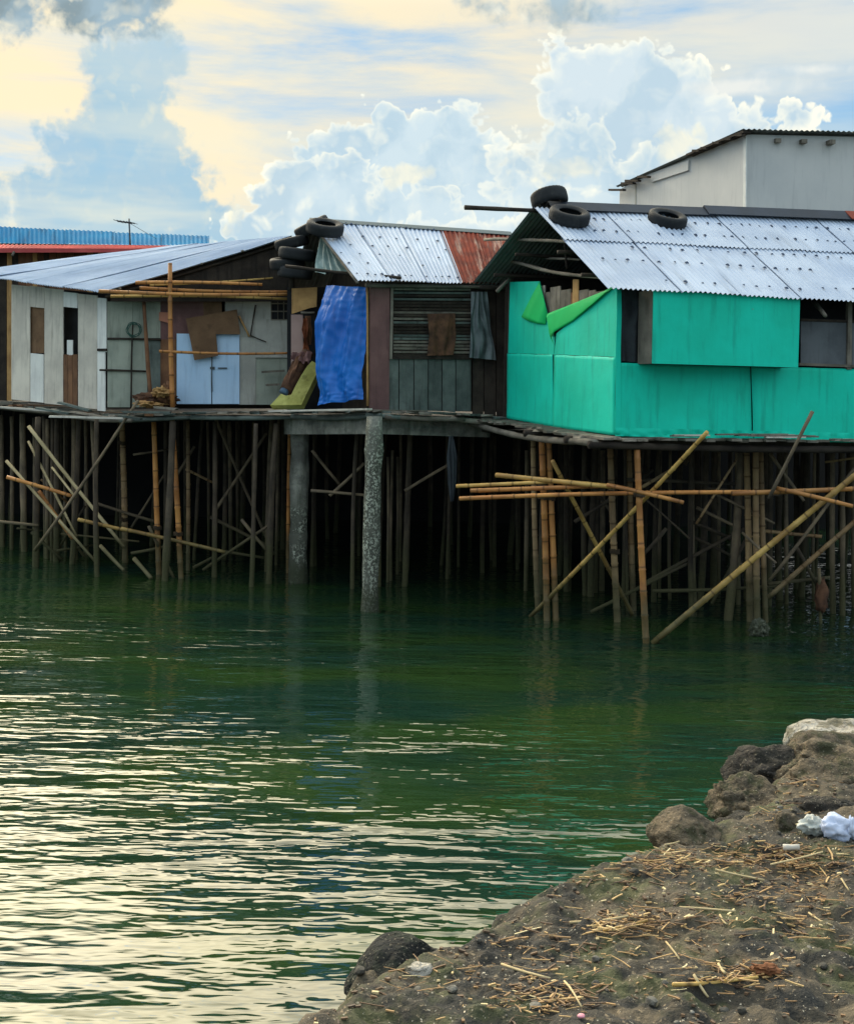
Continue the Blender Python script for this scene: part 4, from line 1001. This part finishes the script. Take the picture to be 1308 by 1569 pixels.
def brace(x0, y0, D0, x1, y1, D1, w_, m_, label, cat='bamboo pole', name='bamboo_pole', group=None, bend=.006):
    D0 = onwater(x0, y0).y if D0 is None else D0; D1 = onwater(x1, y1).y if D1 is None else D1
    A, B = W(x0, y0, D0), W(x1, y1, D1); r_ = w_ / 2 / (F / ((D0 + D1) / 2))
    return tag(pole(name, A, B, r_, m_, None, bamboo=m_ in (bamboo_o, bamboo_y, bamboo_g), bend=bend, taper=.9), label, cat, group)


# right side
brace(968, 941, None, 846, 706, 21.0, 7, bamboo_y, 'pale bamboo brace slanting from the bundle of three to the corner piles', 'bamboo brace', 'bamboo_brace')
brace(812, 945, None, 1083, 662, 19.2, 7, bamboo_y, 'long thin bamboo brace crossing up to the teal hut floor', 'bamboo brace', 'bamboo_brace')
brace(999, 986, None, 1312, 726, 19.4, 10, bamboo_y, 'thick yellow bamboo brace rising steeply from the water', 'bamboo brace', 'bamboo_brace', bend=.003)
brace(1176, 916, 21.6, 1330, 781, 21.2, 8, bamboo_g, 'bamboo brace parallel behind the thick yellow one', 'bamboo brace', 'bamboo_brace')
brace(1179, 889, 21.8, 1312, 712, 21.6, 6, pile_m, 'thin grey brace steeper than the bamboo ones beside it', 'brace', 'brace')
brace(1177, 764, 19.4, 1244, 630, 19.3, 6, pile_m, 'crooked grey branch standing up past the deck edge', 'branch', 'branch', bend=.02)
brace(704, 764, 20.9, 1150, 754, 19.5, 7, bamboo_o, 'long orange bamboo rail tied level across the bundle of three', 'bamboo rail', 'bamboo_rail')
brace(1120, 756, 19.5, 1330, 748, 19.5, 8, bamboo_o, 'orange bamboo rail level across the cluster below the wall seam', 'bamboo rail', 'bamboo_rail')
brace(699, 745, 21.1, 850, 738, 20.7, 6, bamboo_y, 'short pale bamboo end jutting past the bundle of three', 'bamboo rail', 'bamboo_rail')
brace(721, 752, 20.95, 940, 744, 20.3, 7, bamboo_o, 'orange bamboo rail between the two longer rails', 'bamboo rail', 'bamboo_rail')
brace(760, 728, 21.2, 942, 746, 20.0, 8, bamboo_y, 'yellowish bamboo rail sloping down behind the bundle of three', 'bamboo rail', 'bamboo_rail')
brace(930, 743, 19.9, 1046, 770, 19.2, 7, bamboo_o, 'orange bamboo with a pale cut end pointing at the water', 'bamboo rail', 'bamboo_rail')
brace(1188, 748, 19.45, 1306, 776, 19.1, 7, bamboo_o, 'orange bamboo end drooping below the level rail', 'bamboo rail', 'bamboo_rail')
GB = 'dark crossing braces under the teal hut'
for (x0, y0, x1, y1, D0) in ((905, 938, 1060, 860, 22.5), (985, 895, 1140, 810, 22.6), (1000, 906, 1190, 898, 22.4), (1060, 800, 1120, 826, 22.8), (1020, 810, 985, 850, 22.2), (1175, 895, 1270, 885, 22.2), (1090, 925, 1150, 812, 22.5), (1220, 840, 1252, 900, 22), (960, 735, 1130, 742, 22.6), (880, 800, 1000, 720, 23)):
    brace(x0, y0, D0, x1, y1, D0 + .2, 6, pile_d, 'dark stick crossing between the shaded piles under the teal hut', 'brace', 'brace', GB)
# left side
brace(54, 844, 26.2, 212, 614, 25.2, 5, pile_m, 'long dark pole leaning from the water to the deck edge', 'brace', 'brace')
PB = 'pale split battens slanting through the left thicket'.replace(' left', ' pile')
for (x0, y0, x1, y1, D0, w_) in ((44, 653, 190, 838, 27.0, 6), (44, 676, 118, 822, 27.4, 4), (10, 706, 148, 862, 26.9, 5), (154, 836, 190, 874, 26.3, 6), (206, 856, 232, 886, 26.2, 7), (80, 716, 116, 762, 26.8, 4)):
    brace(x0, y0, D0, x1, y1, D0 - .4, w_, batten, 'pale split batten slanting down through the grey piles', 'batten', 'batten', PB, bend=.002)
for (x0, y0, x1, y1, D0, m_) in ((11, 731, 110, 760, 26.7, bamboo_o), (120, 796, 190, 812, 26.2, bamboo_y), (186, 810, 345, 846, 26.0, bamboo_y), (60, 752, 112, 826, 27, bamboo_o)):
    brace(x0, y0, D0, x1, y1, D0 - .1, 6, m_, 'bamboo rail sagging between the grey piles of the patchwork hut', 'bamboo rail', 'bamboo_rail', 'bamboo rails among the grey piles')
for (x0, y0, x1, y1, D0) in ((228, 806, 243, 838, 26), (251, 855, 268, 888, 26), (201, 848, 262, 836, 26.6), (311, 874, 414, 804, 26.4), (370, 796, 413, 848, 26.3), (296, 836, 405, 855, 26.8), (330, 782, 408, 664, 27.5), (476, 752, 562, 759, 25), (505, 760, 558, 710, 25.4), (620, 752, 690, 710, 24.6), (478, 690, 520, 742, 25.6), (296, 870, 330, 852, 27), (150, 772, 240, 800, 28), (330, 640, 420, 850, 28)):
    brace(x0, y0, D0, x1, y1, D0 + .1, 5, pile_m, 'thin grey stick crossing behind the bamboo and concrete columns', 'brace', 'brace', 'thin crossing sticks')
rb = random.Random(5)
for k in range(28):
    left = k % 2 == 0
    x0 = rb.uniform(-10, 330) if left else rb.uniform(840, 1310); y0 = rb.uniform(690, 850); D0 = rb.uniform(26.2, 29.5) if left else rb.uniform(21.3, 25)
    sl = rb.choice([-1.6, -1, -.6, -.15, .1, .5, .9, 1.4]); ln = rb.uniform(40, 120); dx = ln / math.hypot(1, sl)
    brace(x0, y0, D0, x0 + dx, y0 + sl * dx, D0 + rb.uniform(-.5, .5), rb.uniform(3, 6), rb.choice([pile_m, pile_d, bamboo_g]), 'thin brown stick tangled among the piles under the ' + ('patchwork hut' if left else 'teal hut'), 'brace', 'brace', 'sticks tangled under the ' + ('patchwork hut' if left else 'teal hut'))
# background piles in deep shade
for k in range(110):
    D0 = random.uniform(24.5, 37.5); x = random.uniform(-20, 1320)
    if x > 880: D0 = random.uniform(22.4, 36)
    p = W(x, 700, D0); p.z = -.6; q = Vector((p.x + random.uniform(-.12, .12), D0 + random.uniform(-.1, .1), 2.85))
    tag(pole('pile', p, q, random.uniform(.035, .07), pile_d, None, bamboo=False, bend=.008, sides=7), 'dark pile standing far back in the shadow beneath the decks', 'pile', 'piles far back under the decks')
# hanging rag and lumps on the water line
cl = cloth('net_bundle', [W(688, 668, 23.0), W(684, 700, 23.0), W(686, 740, 23.0), W(690, 768, 23)], [W(694, 668, 23.0), W(700, 700, 23), W(699, 735, 23), W(695, 768, 23)], net_dark, None, nu=14, nv=24, folds=2, amp=.05, seed=8)
tag(cl, 'grey net bundle hanging below the deck mid span', 'net')
barn = concrete_mat('barnacle_lump', True)
pL = onwater(1163, 974)
tag(blob('barnacle_stump', pL + Vector((0, 0, .08)), .13, .12, .15, barn, None, 3, .35, 4, 4), 'shell crusted round stump at the waterline below the cluster', 'stump')
pL = onwater(1257, 955)
st_ = thing('shell_sack', pL, 'brown lumpy sack hung on a stake at the waterline', 'sack')
blob('sack', pL + Vector((0, 0, .42)), .10, .1, .26, rag_brown, st_, 6, .35, 3, 3)
pole('stake', pL + Vector((0, 0, -.5)), pL + Vector((-.05, 0, .85)), .03, pile_m, st_, bamboo=False)

# ================================================================== SHORE
crest = [(-1.9, 1.5), (-1.05, 3.0), (-.72, 3.65), (-.42, 4.12), (-.26, 4.45), (-.14, 4.82), (.05, 4.95), (.25, 5.2), (.55, 5.55), (.94, 5.95), (1.28, 6.3), (1.55, 6.75), (1.9, 7.4), (2.5, 8.1), (3.6, 8.9), (6, 10.5), (10, 12)]


def sdist(x, y):
    """signed distance to the crest line, positive on land"""
    best = 1e9; sgn = 1
    for (ax, ay), (bx, by) in zip(crest[:-1], crest[1:]):
        dx, dy = bx - ax, by - ay; t_ = max(0, min(1, ((x - ax) * dx + (y - ay) * dy) / (dx * dx + dy * dy)))
        qx, qy = ax + dx * t_, ay + dy * t_; d_ = math.hypot(x - qx, y - qy)
        if d_ < best: best = d_; sgn = 1 if (dx * (y - ay) - dy * (x - ax)) < 0 else -1
    return best * sgn


def fbm(x, y, s, o=4, z=0.0):
    a, f_, r_ = 1.0, s, 0.0
    for _ in range(o): r_ += a * noise.noise(Vector((x * f_, y * f_, z))); a *= .5; f_ *= 2.1
    return r_


def shore_z(x, y):
    s = sdist(x, y) + .07 * fbm(x, y, 3.0, 3, 4.4)
    if s < -.75: return -1.2
    top = 1.52 + .05 * fbm(x, y, .9, 2) + .035 * fbm(x, y, 4.5, 4, 2.0) + .018 * abs(noise.noise(Vector((x * 13, y * 13, 1)))) + .010 * noise.noise(Vector((x * 31, y * 31, 2)))
    top += .08 * math.exp(-((x - 2.2) ** 2 + (y - 7.2) ** 2) / .30)
    dv = noise.voronoi(Vector((x * 4.6, y * 4.6, .3)))[0]; mk = max(0.0, min(1.0, .5 + 1.6 * noise.noise(Vector((x * 1.7, y * 1.7, 6)))))
    top += .075 * mk * min(.55, dv[1] - dv[0]) - .02 * mk + .012 * min(.5, (lambda q: q[1] - q[0])(noise.voronoi(Vector((x * 15, y * 15, .7)))[0]))
    if s < .12:
        k = (.12 - s) / .87
        top -= 2.9 * k ** 1.6 - .12 * fbm(x, y, 5, 4, 8.8) * min(1, k * 5)
    return top


def soil_mat():
    m = bpy.data.materials.new('soil'); m.use_nodes = True; m.node_tree.nodes.clear(); t = NT(m.node_tree)
    p = t.node('ShaderNodeNewGeometry').outputs['Position']
    n1 = t.noise(p, 2.2, 7, .62); n2 = t.noise(p, 9, 6, .65); n3 = t.noise(p, 45, 4, .6)
    col = t.mix(t.ss(n1, .38, .62), lin(52, 49, 43), lin(92, 82, 66))
    col = t.mix(t.ss(t.m('ADD', t.m('MULTIPLY', n2, .5), t.m('MULTIPLY', t.noise(t.v('ADD', p, (4, 2, 7)), 1.3, 4, .6), .5)), .48, .58, 0, .85), col, lin(38, 39, 38))
    col = t.mix(t.m('MULTIPLY', t.ss(t.noise(p, 4.2, 4, .6), .48, .64), .7), col, lin(72, 76, 44))
    col = t.mix(t.ss(n3, .60, .68, 0, .8), col, lin(138, 122, 98))
    col = t.mix(t.ss(t.noise(t.v('ADD', p, (9, 4, 2)), 70, 2), .68, .73, 0, .9), col, lin(186, 176, 156))
    z = t.xyz(p)[2]
    col = t.mix(t.ss(t.m('ADD', z, t.m('MULTIPLY', n2, .4)), .75, 1.5, .85, 0), col, lin(36, 36, 30))
    b = t.node('ShaderNodeBsdfPrincipled'); t.put(b.inputs['Base Color'], col); b.inputs['Roughness'].default_value = .88; b.inputs['Specular IOR Level'].default_value = .3
    bn = t.node('ShaderNodeBump'); bn.inputs['Strength'].default_value = .9; bn.inputs['Distance'].default_value = .02
    t.put(bn.inputs['Height'], t.m('ADD', t.m('MULTIPLY', n2, .8), t.m('ADD', t.m('MULTIPLY', n3, .6), t.m('MULTIPLY', t.noise(p, 120, 3), .3)))); t.put(b.inputs['Normal'], bn.outputs[0])
    o = t.node('ShaderNodeOutputMaterial'); t.nt.links.new(b.outputs[0], o.inputs[0]); return m


soil = soil_mat()
vs, fs, idx = [], [], {}
def grid(x0, x1, y0, y1, st):
    nx, ny = int(round((x1 - x0) / st)), int(round((y1 - y0) / st)); k0 = len(vs)
    for j in range(ny + 1):
        for i in range(nx + 1):
            x, y = x0 + i * st, y0 + j * st; vs.append((x, y, shore_z(x, y)))
    for j in range(ny):
        for i in range(nx):
            a = k0 + j * (nx + 1) + i
            if max(vs[a][2], vs[a + 1][2], vs[a + nx + 1][2], vs[a + nx + 2][2]) > -1.1: fs.append((a, a + 1, a + nx + 2, a + nx + 1))
grid(-1.4, 2.8, 3.0, 8.8, .015)
sh_ = obj('shore', vs, fs, soil, None, True, False); tag(sh_, 'muddy rocky shore strewn with straw', None, None, 'structure')
vs, fs = [], []
grid(-4, 10, -4, 3.0, .1); n_a = len(vs)
grid(2.8, 10.0, 3.0, 12.5, .1)
o = obj('shore_bank', vs, fs, soil, None, True, False); tag(o, 'muddy shore going on beyond', None, None, 'structure')


def ground(x, y):
    z_ = 1.52
    for _ in range(12):
        p = onwater(x, y, z_); z_ = .5 * z_ + .5 * shore_z(p.x, p.y)
    return Vector((p.x, p.y, shore_z(p.x, p.y)))


def rock_mat(name, c1, c2, c3):
    m = bpy.data.materials.new(name); m.use_nodes = True; m.node_tree.nodes.clear(); t = NT(m.node_tree)
    p = t.node('ShaderNodeNewGeometry').outputs['Position']
    col = t.mix(t.ss(t.noise(p, 5, 7, .65), .38, .62), c1, c2)
    up = t.xyz(t.node('ShaderNodeNewGeometry').outputs['Normal'])[2]
    col = t.mix(t.m('MULTIPLY', t.ss(t.noise(p, 11, 5, .65), .47, .6), .8), col, c3)
    col = t.mix(t.ss(t.noise(p, 34, 4, .65), .54, .66, 0, .7), col, lin(46, 43, 36))
    col = t.mix(t.ss(t.noise(p, 90, 2, .6), .64, .7, 0, .6), col, lin(170, 160, 140))
    b = t.node('ShaderNodeBsdfPrincipled'); t.put(b.inputs['Base Color'], col); b.inputs['Roughness'].default_value = .9; b.inputs['Specular IOR Level'].default_value = .25
    bn = t.node('ShaderNodeBump'); bn.inputs['Strength'].default_value = 1.0; bn.inputs['Distance'].default_value = .06
    t.put(bn.inputs['Height'], t.m('ADD', t.noise(p, 14, 6, .65), t.m('MULTIPLY', t.noise(p, 60, 4), .4))); t.put(b.inputs['Normal'], bn.outputs[0])
    o = t.node('ShaderNodeOutputMaterial'); t.nt.links.new(b.outputs[0], o.inputs[0]); return m


rk_b = rock_mat('rock_brown', lin(116, 102, 82), lin(80, 72, 60), lin(60, 62, 40))
rk_p = rock_mat('rock_pale', lin(196, 190, 178), lin(160, 152, 138), lin(92, 88, 66))
rk_d = rock_mat('rock_dark', lin(74, 68, 60), lin(54, 50, 46), lin(40, 40, 34))
rk_k = rock_mat('rock_black', lin(34, 36, 36), lin(26, 28, 28), lin(44, 50, 40))


def crag(name, c, sx, sy, sz, m_, parent, seed, amp=.1, sub=4, cuts=16, fr_=2.0):
    """Broken stone: a ball cut by random planes, then roughened."""
    rng = random.Random(seed * 101); pl = []
    for _ in range(cuts):
        n = Vector((rng.gauss(0, 1), rng.gauss(0, 1), rng.gauss(0, 1))).normalized(); pl.append((n, rng.uniform(.62, .92)))
    bm = bmesh.new(); bmesh.ops.create_icosphere(bm, subdivisions=sub, radius=1); vs = []
    for q in bm.verts:
        d = q.co.normalized(); r_ = 1.0
        for n, k in pl:
            dn = d.dot(n)
            if dn > .05: r_ = min(r_, k / dn)
        r_ += amp * (noise.noise(d * fr_ + Vector((seed, 0, 0))) + .6 * noise.noise(d * fr_ * 2.6 + Vector((0, seed, 0))) - .45 * abs(noise.noise(d * fr_ * 2.2 + Vector((seed, 3, 8)))) + .22 * noise.noise(d * fr_ * 6 + Vector((seed, 3, 0))) + .16 * noise.noise(d * fr_ * 14 + Vector((seed, 9, 0))))
        vs.append(Vector(c) + Vector((d.x * sx, d.y * sy, d.z * sz)) * r_)
    fs = [[w_.index for w_ in f.verts] for f in bm.faces]; bm.free()
    return obj(name, vs, fs, m_, parent, smooth=True)


def rock(x, y, D, sx, sy, sz, m_, label, seed, amp=.22, sub=5, cat='rock', name='rock', fr_=1.6):
    o = crag(name, W(x, y, D), sx * 1.15, sy * 1.15, sz * 1.2, m_, None, seed, amp * .5, sub); return tag(o, label, cat)


rock(1296, 1152, 7.7, .30, .3, .18, rk_p, 'pale topped boulder at the far tip of the rocky shore', 1.3, .18)
rock(1290, 1172, 7.3, .30, .25, .14, rk_b, 'mossy brown rock in front of the pale topped boulder', 4.1, .3)
rock(1178, 1190, 7.25, .19, .2, .13, rk_d, 'dark angular rock jutting out over the green water', 7.7, .28)
rock(1232, 1196, 7.1, .13, .15, .13, rk_b, 'brown upright rock between the dark rock and the big slab', 9.2, .25)
rock(1300, 1212, 6.95, .30, .2, .14, rk_b, 'big sloping brown slab above the plastic litter', 12.6, .3)
rock(1142, 1232, 6.85, .16, .2, .12, rk_b, 'mossy rock at the water edge below the dark angular rock', 15.5, .3)
rock(1055, 1284, 6.15, .16, .16, .11, rk_b, 'rounded brown boulder at the water edge beyond the straw', 18.4, .2)
rock(1150, 1270, 6.4, .18, .14, .07, rk_d, 'low dark rock half sunk behind the rounded boulder', 21, .3)
rock(1206, 1270, 6.2, .055, .05, .07, rk_b, 'small grey brown standing stone beside the plastic litter', 24, .25, 4)
rock(1237, 1237, 6.6, .035, .03, .035, rk_p, 'small pale stone resting on the big sloping slab', 27, .25, 4)
rock(640, 1520, 5.0, .22, .25, .17, rk_k, 'smooth black rounded boulder on the muddy water edge', 30, .16)
rock(1262, 1250, 6.5, .16, .12, .07, rk_d, 'low dark rock just behind the white plastic litter', 33, .3)
g = ground(643, 1489); o = blob('stone', g + Vector((0, 0, .005)), .048, .04, .022, rk_p, None, 37, .25, 3); tag(o, 'flat pale stone lying near the black boulder', 'stone')
g = ground(640, 1440); o = blob('stone', g + Vector((0, 0, .005)), .03, .03, .018, rk_p, None, 39, .25, 3); tag(o, 'little pale stone behind the flat one near the black boulder', 'stone')
# plastic litter
white_pl = material('white_plastic', lin(214, 222, 240), lin(190, 200, 226), .35, 6, None, 0, True, .2, 30, .5)
g = ground(1284, 1285)
pb_ = thing('plastic_bag', g, 'crumpled bluish white plastic bag among the rocks', 'plastic bag')
blob('bag', g + Vector((0, 0, .045)), .07, .05, .05, white_pl, pb_, 41, .32, 4, 1.7)
blob('bag_knot', g + Vector((.045, -.03, .055)), .02, .02, .045, white_pl, pb_, 43, .4, 3, 3)
blob('bag_fold', g + Vector((.085, -.01, .03)), .05, .04, .035, white_pl, pb_, 45, .4, 3, 3)
g = ground(1245, 1276); o = blob('plastic_cup', g + Vector((0, 0, .03)), .05, .04, .036, material('greyish_plastic', lin(190, 192, 184), lin(160, 162, 156), .5, 20), None, 47, .5, 4, 2.4); tag(o, 'crushed greyish white cup beside the plastic bag', 'cup')
g = ground(1210, 1306); o = pole('bottle_neck', g + Vector((-.03, 0, .02)), g + Vector((.035, -.01, .025)), .014, ply_pale, bamboo=False); tag(o, 'short cream coloured tube on the straw', 'tube')
g = ground(1172, 1492); o = blob('coconut_husk', g + Vector((0, 0, .015)), .04, .024, .014, material('husk', lin(140, 92, 58), lin(106, 66, 42), .9, 30), None, 51, .55, 4, 2.6); tag(o, 'reddish brown husk fragment on the straw', 'husk')
g = ground(890, 1562); o = blob('pink_scrap', g + Vector((0, 0, .01)), .012, .01, .006, material('pink', lin(220, 150, 160), lin(200, 120, 136), .7), None, 53, .3, 2); tag(o, 'tiny pink scrap among straw at the near edge', 'scrap')

# straw
def litter_mat():
    m = bpy.data.materials.new('straw'); m.use_nodes = True; m.node_tree.nodes.clear(); t = NT(m.node_tree)
    a = t.node('ShaderNodeAttribute', attribute_name='tint').outputs['Fac']
    r_ = t.node('ShaderNodeValToRGB'); t.put(r_.inputs[0], a); e = r_.color_ramp.elements
    e[0].position = 0; e[0].color = lin(70, 54, 40); e[1].position = 1; e[1].color = lin(226, 208, 160)
    for pos, c in ((.25, lin(112, 84, 56)), (.5, lin(166, 130, 84)), (.75, lin(196, 166, 112))):
        q = e.new(pos); q.color = c
    b = t.node('ShaderNodeBsdfPrincipled'); t.put(b.inputs['Base Color'], r_.outputs[0]); b.inputs['Roughness'].default_value = .7
    o = t.node('ShaderNodeOutputMaterial'); t.nt.links.new(b.outputs[0], o.inputs[0]); return m


straw = litter_mat()
def straw_piece(vs, fs, tint, p, ang, Ln, w_, tilt, tv):
    d = Vector((math.cos(ang), math.sin(ang), tilt)).normalized(); s = d.cross(ZU).normalized(); n = s.cross(d)
    k0 = len(vs); mid = random.uniform(-.06, .06) * Ln
    for t_, bend in ((-.5, 0), (0.05, mid), (.5, 0)):
        c = p + d * (Ln * t_) + s * bend
        for (a, b) in ((-1, -1), (1, -1), (1, 1), (-1, 1)): vs.append(c + s * a * w_ / 2 + n * b * w_ / 3); tint.append(tv)
    for q in (0, 4):
        for i in range(4): fs.append((k0 + q + i, k0 + q + (i + 1) % 4, k0 + q + 4 + (i + 1) % 4, k0 + q + 4 + i))
    fs.append((k0 + 3, k0 + 2, k0 + 1, k0)); fs.append((k0 + 8, k0 + 9, k0 + 10, k0 + 11))


vs, fs, tint = [], [], []
patches = [(1120, 1318, 150, 20, 520), (1010, 1322, 60, 16, 150), (1240, 1330, 70, 30, 260), (955, 1418, 60, 14, 190), (1010, 1415, 60, 22, 140), (1130, 1495, 70, 14, 170), (830, 1535, 70, 24, 230), (1150, 1375, 140, 22, 240),
           (1180, 1250, 70, 10, 70), (930, 1350, 60, 12, 60), (1230, 1420, 80, 30, 120), (980, 1480, 200, 60, 160), (870, 1440, 120, 40, 90), (700, 1500, 120, 40, 60), (1230, 1205, 60, 20, 40)]
for (px, py, rx, ry, n) in patches:
    for _ in range(int(n * .7)):
        x, y = random.gauss(px, rx * .6), random.gauss(py, ry * .6)
        if not (430 < x < 1345 and y < 1600) or unroll(x, y)[1] < 560: continue
        g = ground(x, y)
        if sdist(g.x, g.y) < .02: continue
        Ln = random.choice([.012, .018, .025, .03, .04, .06, .10]) * random.uniform(.7, 1.2)
        straw_piece(vs, fs, tint, g + ZU * random.uniform(.002, .014), random.gauss(-.05, .7), Ln, random.choice([.0016, .002, .003, .004, .006]), random.uniform(-.18, .2), min(1, max(0, random.gauss(.38, .25))))
for _ in range(8000):                                    # fine chips everywhere on the land
    x, y = random.uniform(-1.0, 4.6), random.uniform(3.4, 8.6)
    if sdist(x, y) < .05 or noise.noise(Vector((x * 2.2, y * 3.4, 31))) < random.uniform(-.35, .3): continue
    straw_piece(vs, fs, tint, Vector((x, y, shore_z(x, y) + .004)), random.uniform(0, 6.28), random.uniform(.006, .026), random.uniform(.003, .011), random.uniform(-.3, .3), random.choice([0, .02, .05, .05, .1, .1, .15, .2, .3, .9]))
o = obj('straw_litter', vs, fs, straw, None, False, False)
at = o.data.attributes.new('tint', 'FLOAT', 'POINT'); at.data.foreach_set('value', tint)
tag(o, 'dry straw and plant scraps strewn over the muddy shore', None, None, 'stuff')
for (x0, y0, x1, y1, w_) in ((1020, 1450, 1040, 1478, .006), (1062, 1500, 1084, 1530, .008), (768, 1484, 842, 1508, .007), (864, 1510, 890, 1552, .006), (1238, 1405, 1274, 1426, .006), (1148, 1228, 1205, 1244, .008), (1095, 1338, 1170, 1356, .008),
                            (872, 1420, 962, 1412, .008), (924, 1432, 992, 1418, .009), (1030, 1516, 1160, 1506, .010), (1018, 1300, 1040, 1296, .006), (900, 1332, 985, 1300, .007), (1216, 1172, 1300, 1182, .010), (1180, 1330, 1260, 1312, .006), (1102, 1408, 1112, 1424, .006), (1100, 1484, 1110, 1500, .008), (1040, 1396, 1126, 1404, .007), (1288, 1352, 1300, 1372, .006)):
    a, b = ground(x0, y0) + ZU * .014, ground(x1, y1) + ZU * .018
    tag(pole('straw_stalk', a, b, w_ * .6, straw if False else batten if w_ < .009 else bamboo_y, bamboo=False, bend=.02, sides=6), 'single dry stalk lying on the straw strewn shore', 'stalk', 'dry stalks on the shore')

# small stones and clods, too many to count
vs, fs, tint = [], [], []
protos = []
for k in range(6):
    bm = bmesh.new(); bmesh.ops.create_icosphere(bm, subdivisions=2, radius=1); rng = random.Random(k); pl = [(Vector((rng.gauss(0, 1), rng.gauss(0, 1), rng.gauss(0, 1))).normalized(), rng.uniform(.55, .9)) for _ in range(8)]
    pv = []
    for q in bm.verts:
        d = q.co.normalized(); r_ = 1.0
        for n, c in pl:
            if d.dot(n) > .05: r_ = min(r_, c / d.dot(n))
        pv.append(d * (r_ + .12 * noise.noise(d * 3 + Vector((k, 0, 0)))))
    protos.append((pv, [[w_.index for w_ in f.verts] for f in bm.faces])); bm.free()
for _ in range(900):
    x, y = random.uniform(-.9, 2.7), random.uniform(3.5, 8.0); sdv = sdist(x, y)
    if sdv < -.1 or noise.noise(Vector((x * 1.3, y * 1.3, 12))) < random.uniform(-.5, .35): continue
    pv, pf = random.choice(protos); r_ = random.choice([.005, .006, .008, .01, .013, .02]) * random.uniform(.7, 1.25); a = random.uniform(0, 6.28); k0 = len(vs)
    M = Matrix.Rotation(a, 3, 'Z'); c = Vector((x, y, shore_z(x, y) + r_ * .25)); tv = random.choice([0, 0, .05, .05, .1, .1, .15, .2, .25, .5])
    for q in pv:
        w_ = M @ q; vs.append(c + Vector((w_.x, w_.y * 1.1, w_.z * .7)) * r_); tint.append(tv)
    fs += [[i + k0 for i in f] for f in pf]
def rubble_mat():
    m = bpy.data.materials.new('rubble'); m.use_nodes = True; m.node_tree.nodes.clear(); t = NT(m.node_tree)
    a = t.node('ShaderNodeAttribute', attribute_name='tint').outputs['Fac']; p = t.node('ShaderNodeNewGeometry').outputs['Position']
    col = t.mix(a, lin(58, 55, 48), lin(190, 184, 170)); col = t.mix(t.ss(t.noise(p, 60, 4, .6), .45, .62, 0, .6), col, lin(48, 46, 38))
    b = t.node('ShaderNodeBsdfPrincipled'); t.put(b.inputs['Base Color'], col); b.inputs['Roughness'].default_value = .9
    o = t.node('ShaderNodeOutputMaterial'); t.nt.links.new(b.outputs[0], o.inputs[0]); return m
o = obj('rubble', vs, fs, rubble_mat(), None, False, False)
at = o.data.attributes.new('tint', 'FLOAT', 'POINT'); at.data.foreach_set('value', tint)
tag(o, 'small dark stones and clods scattered over the shore', None, None, 'stuff')
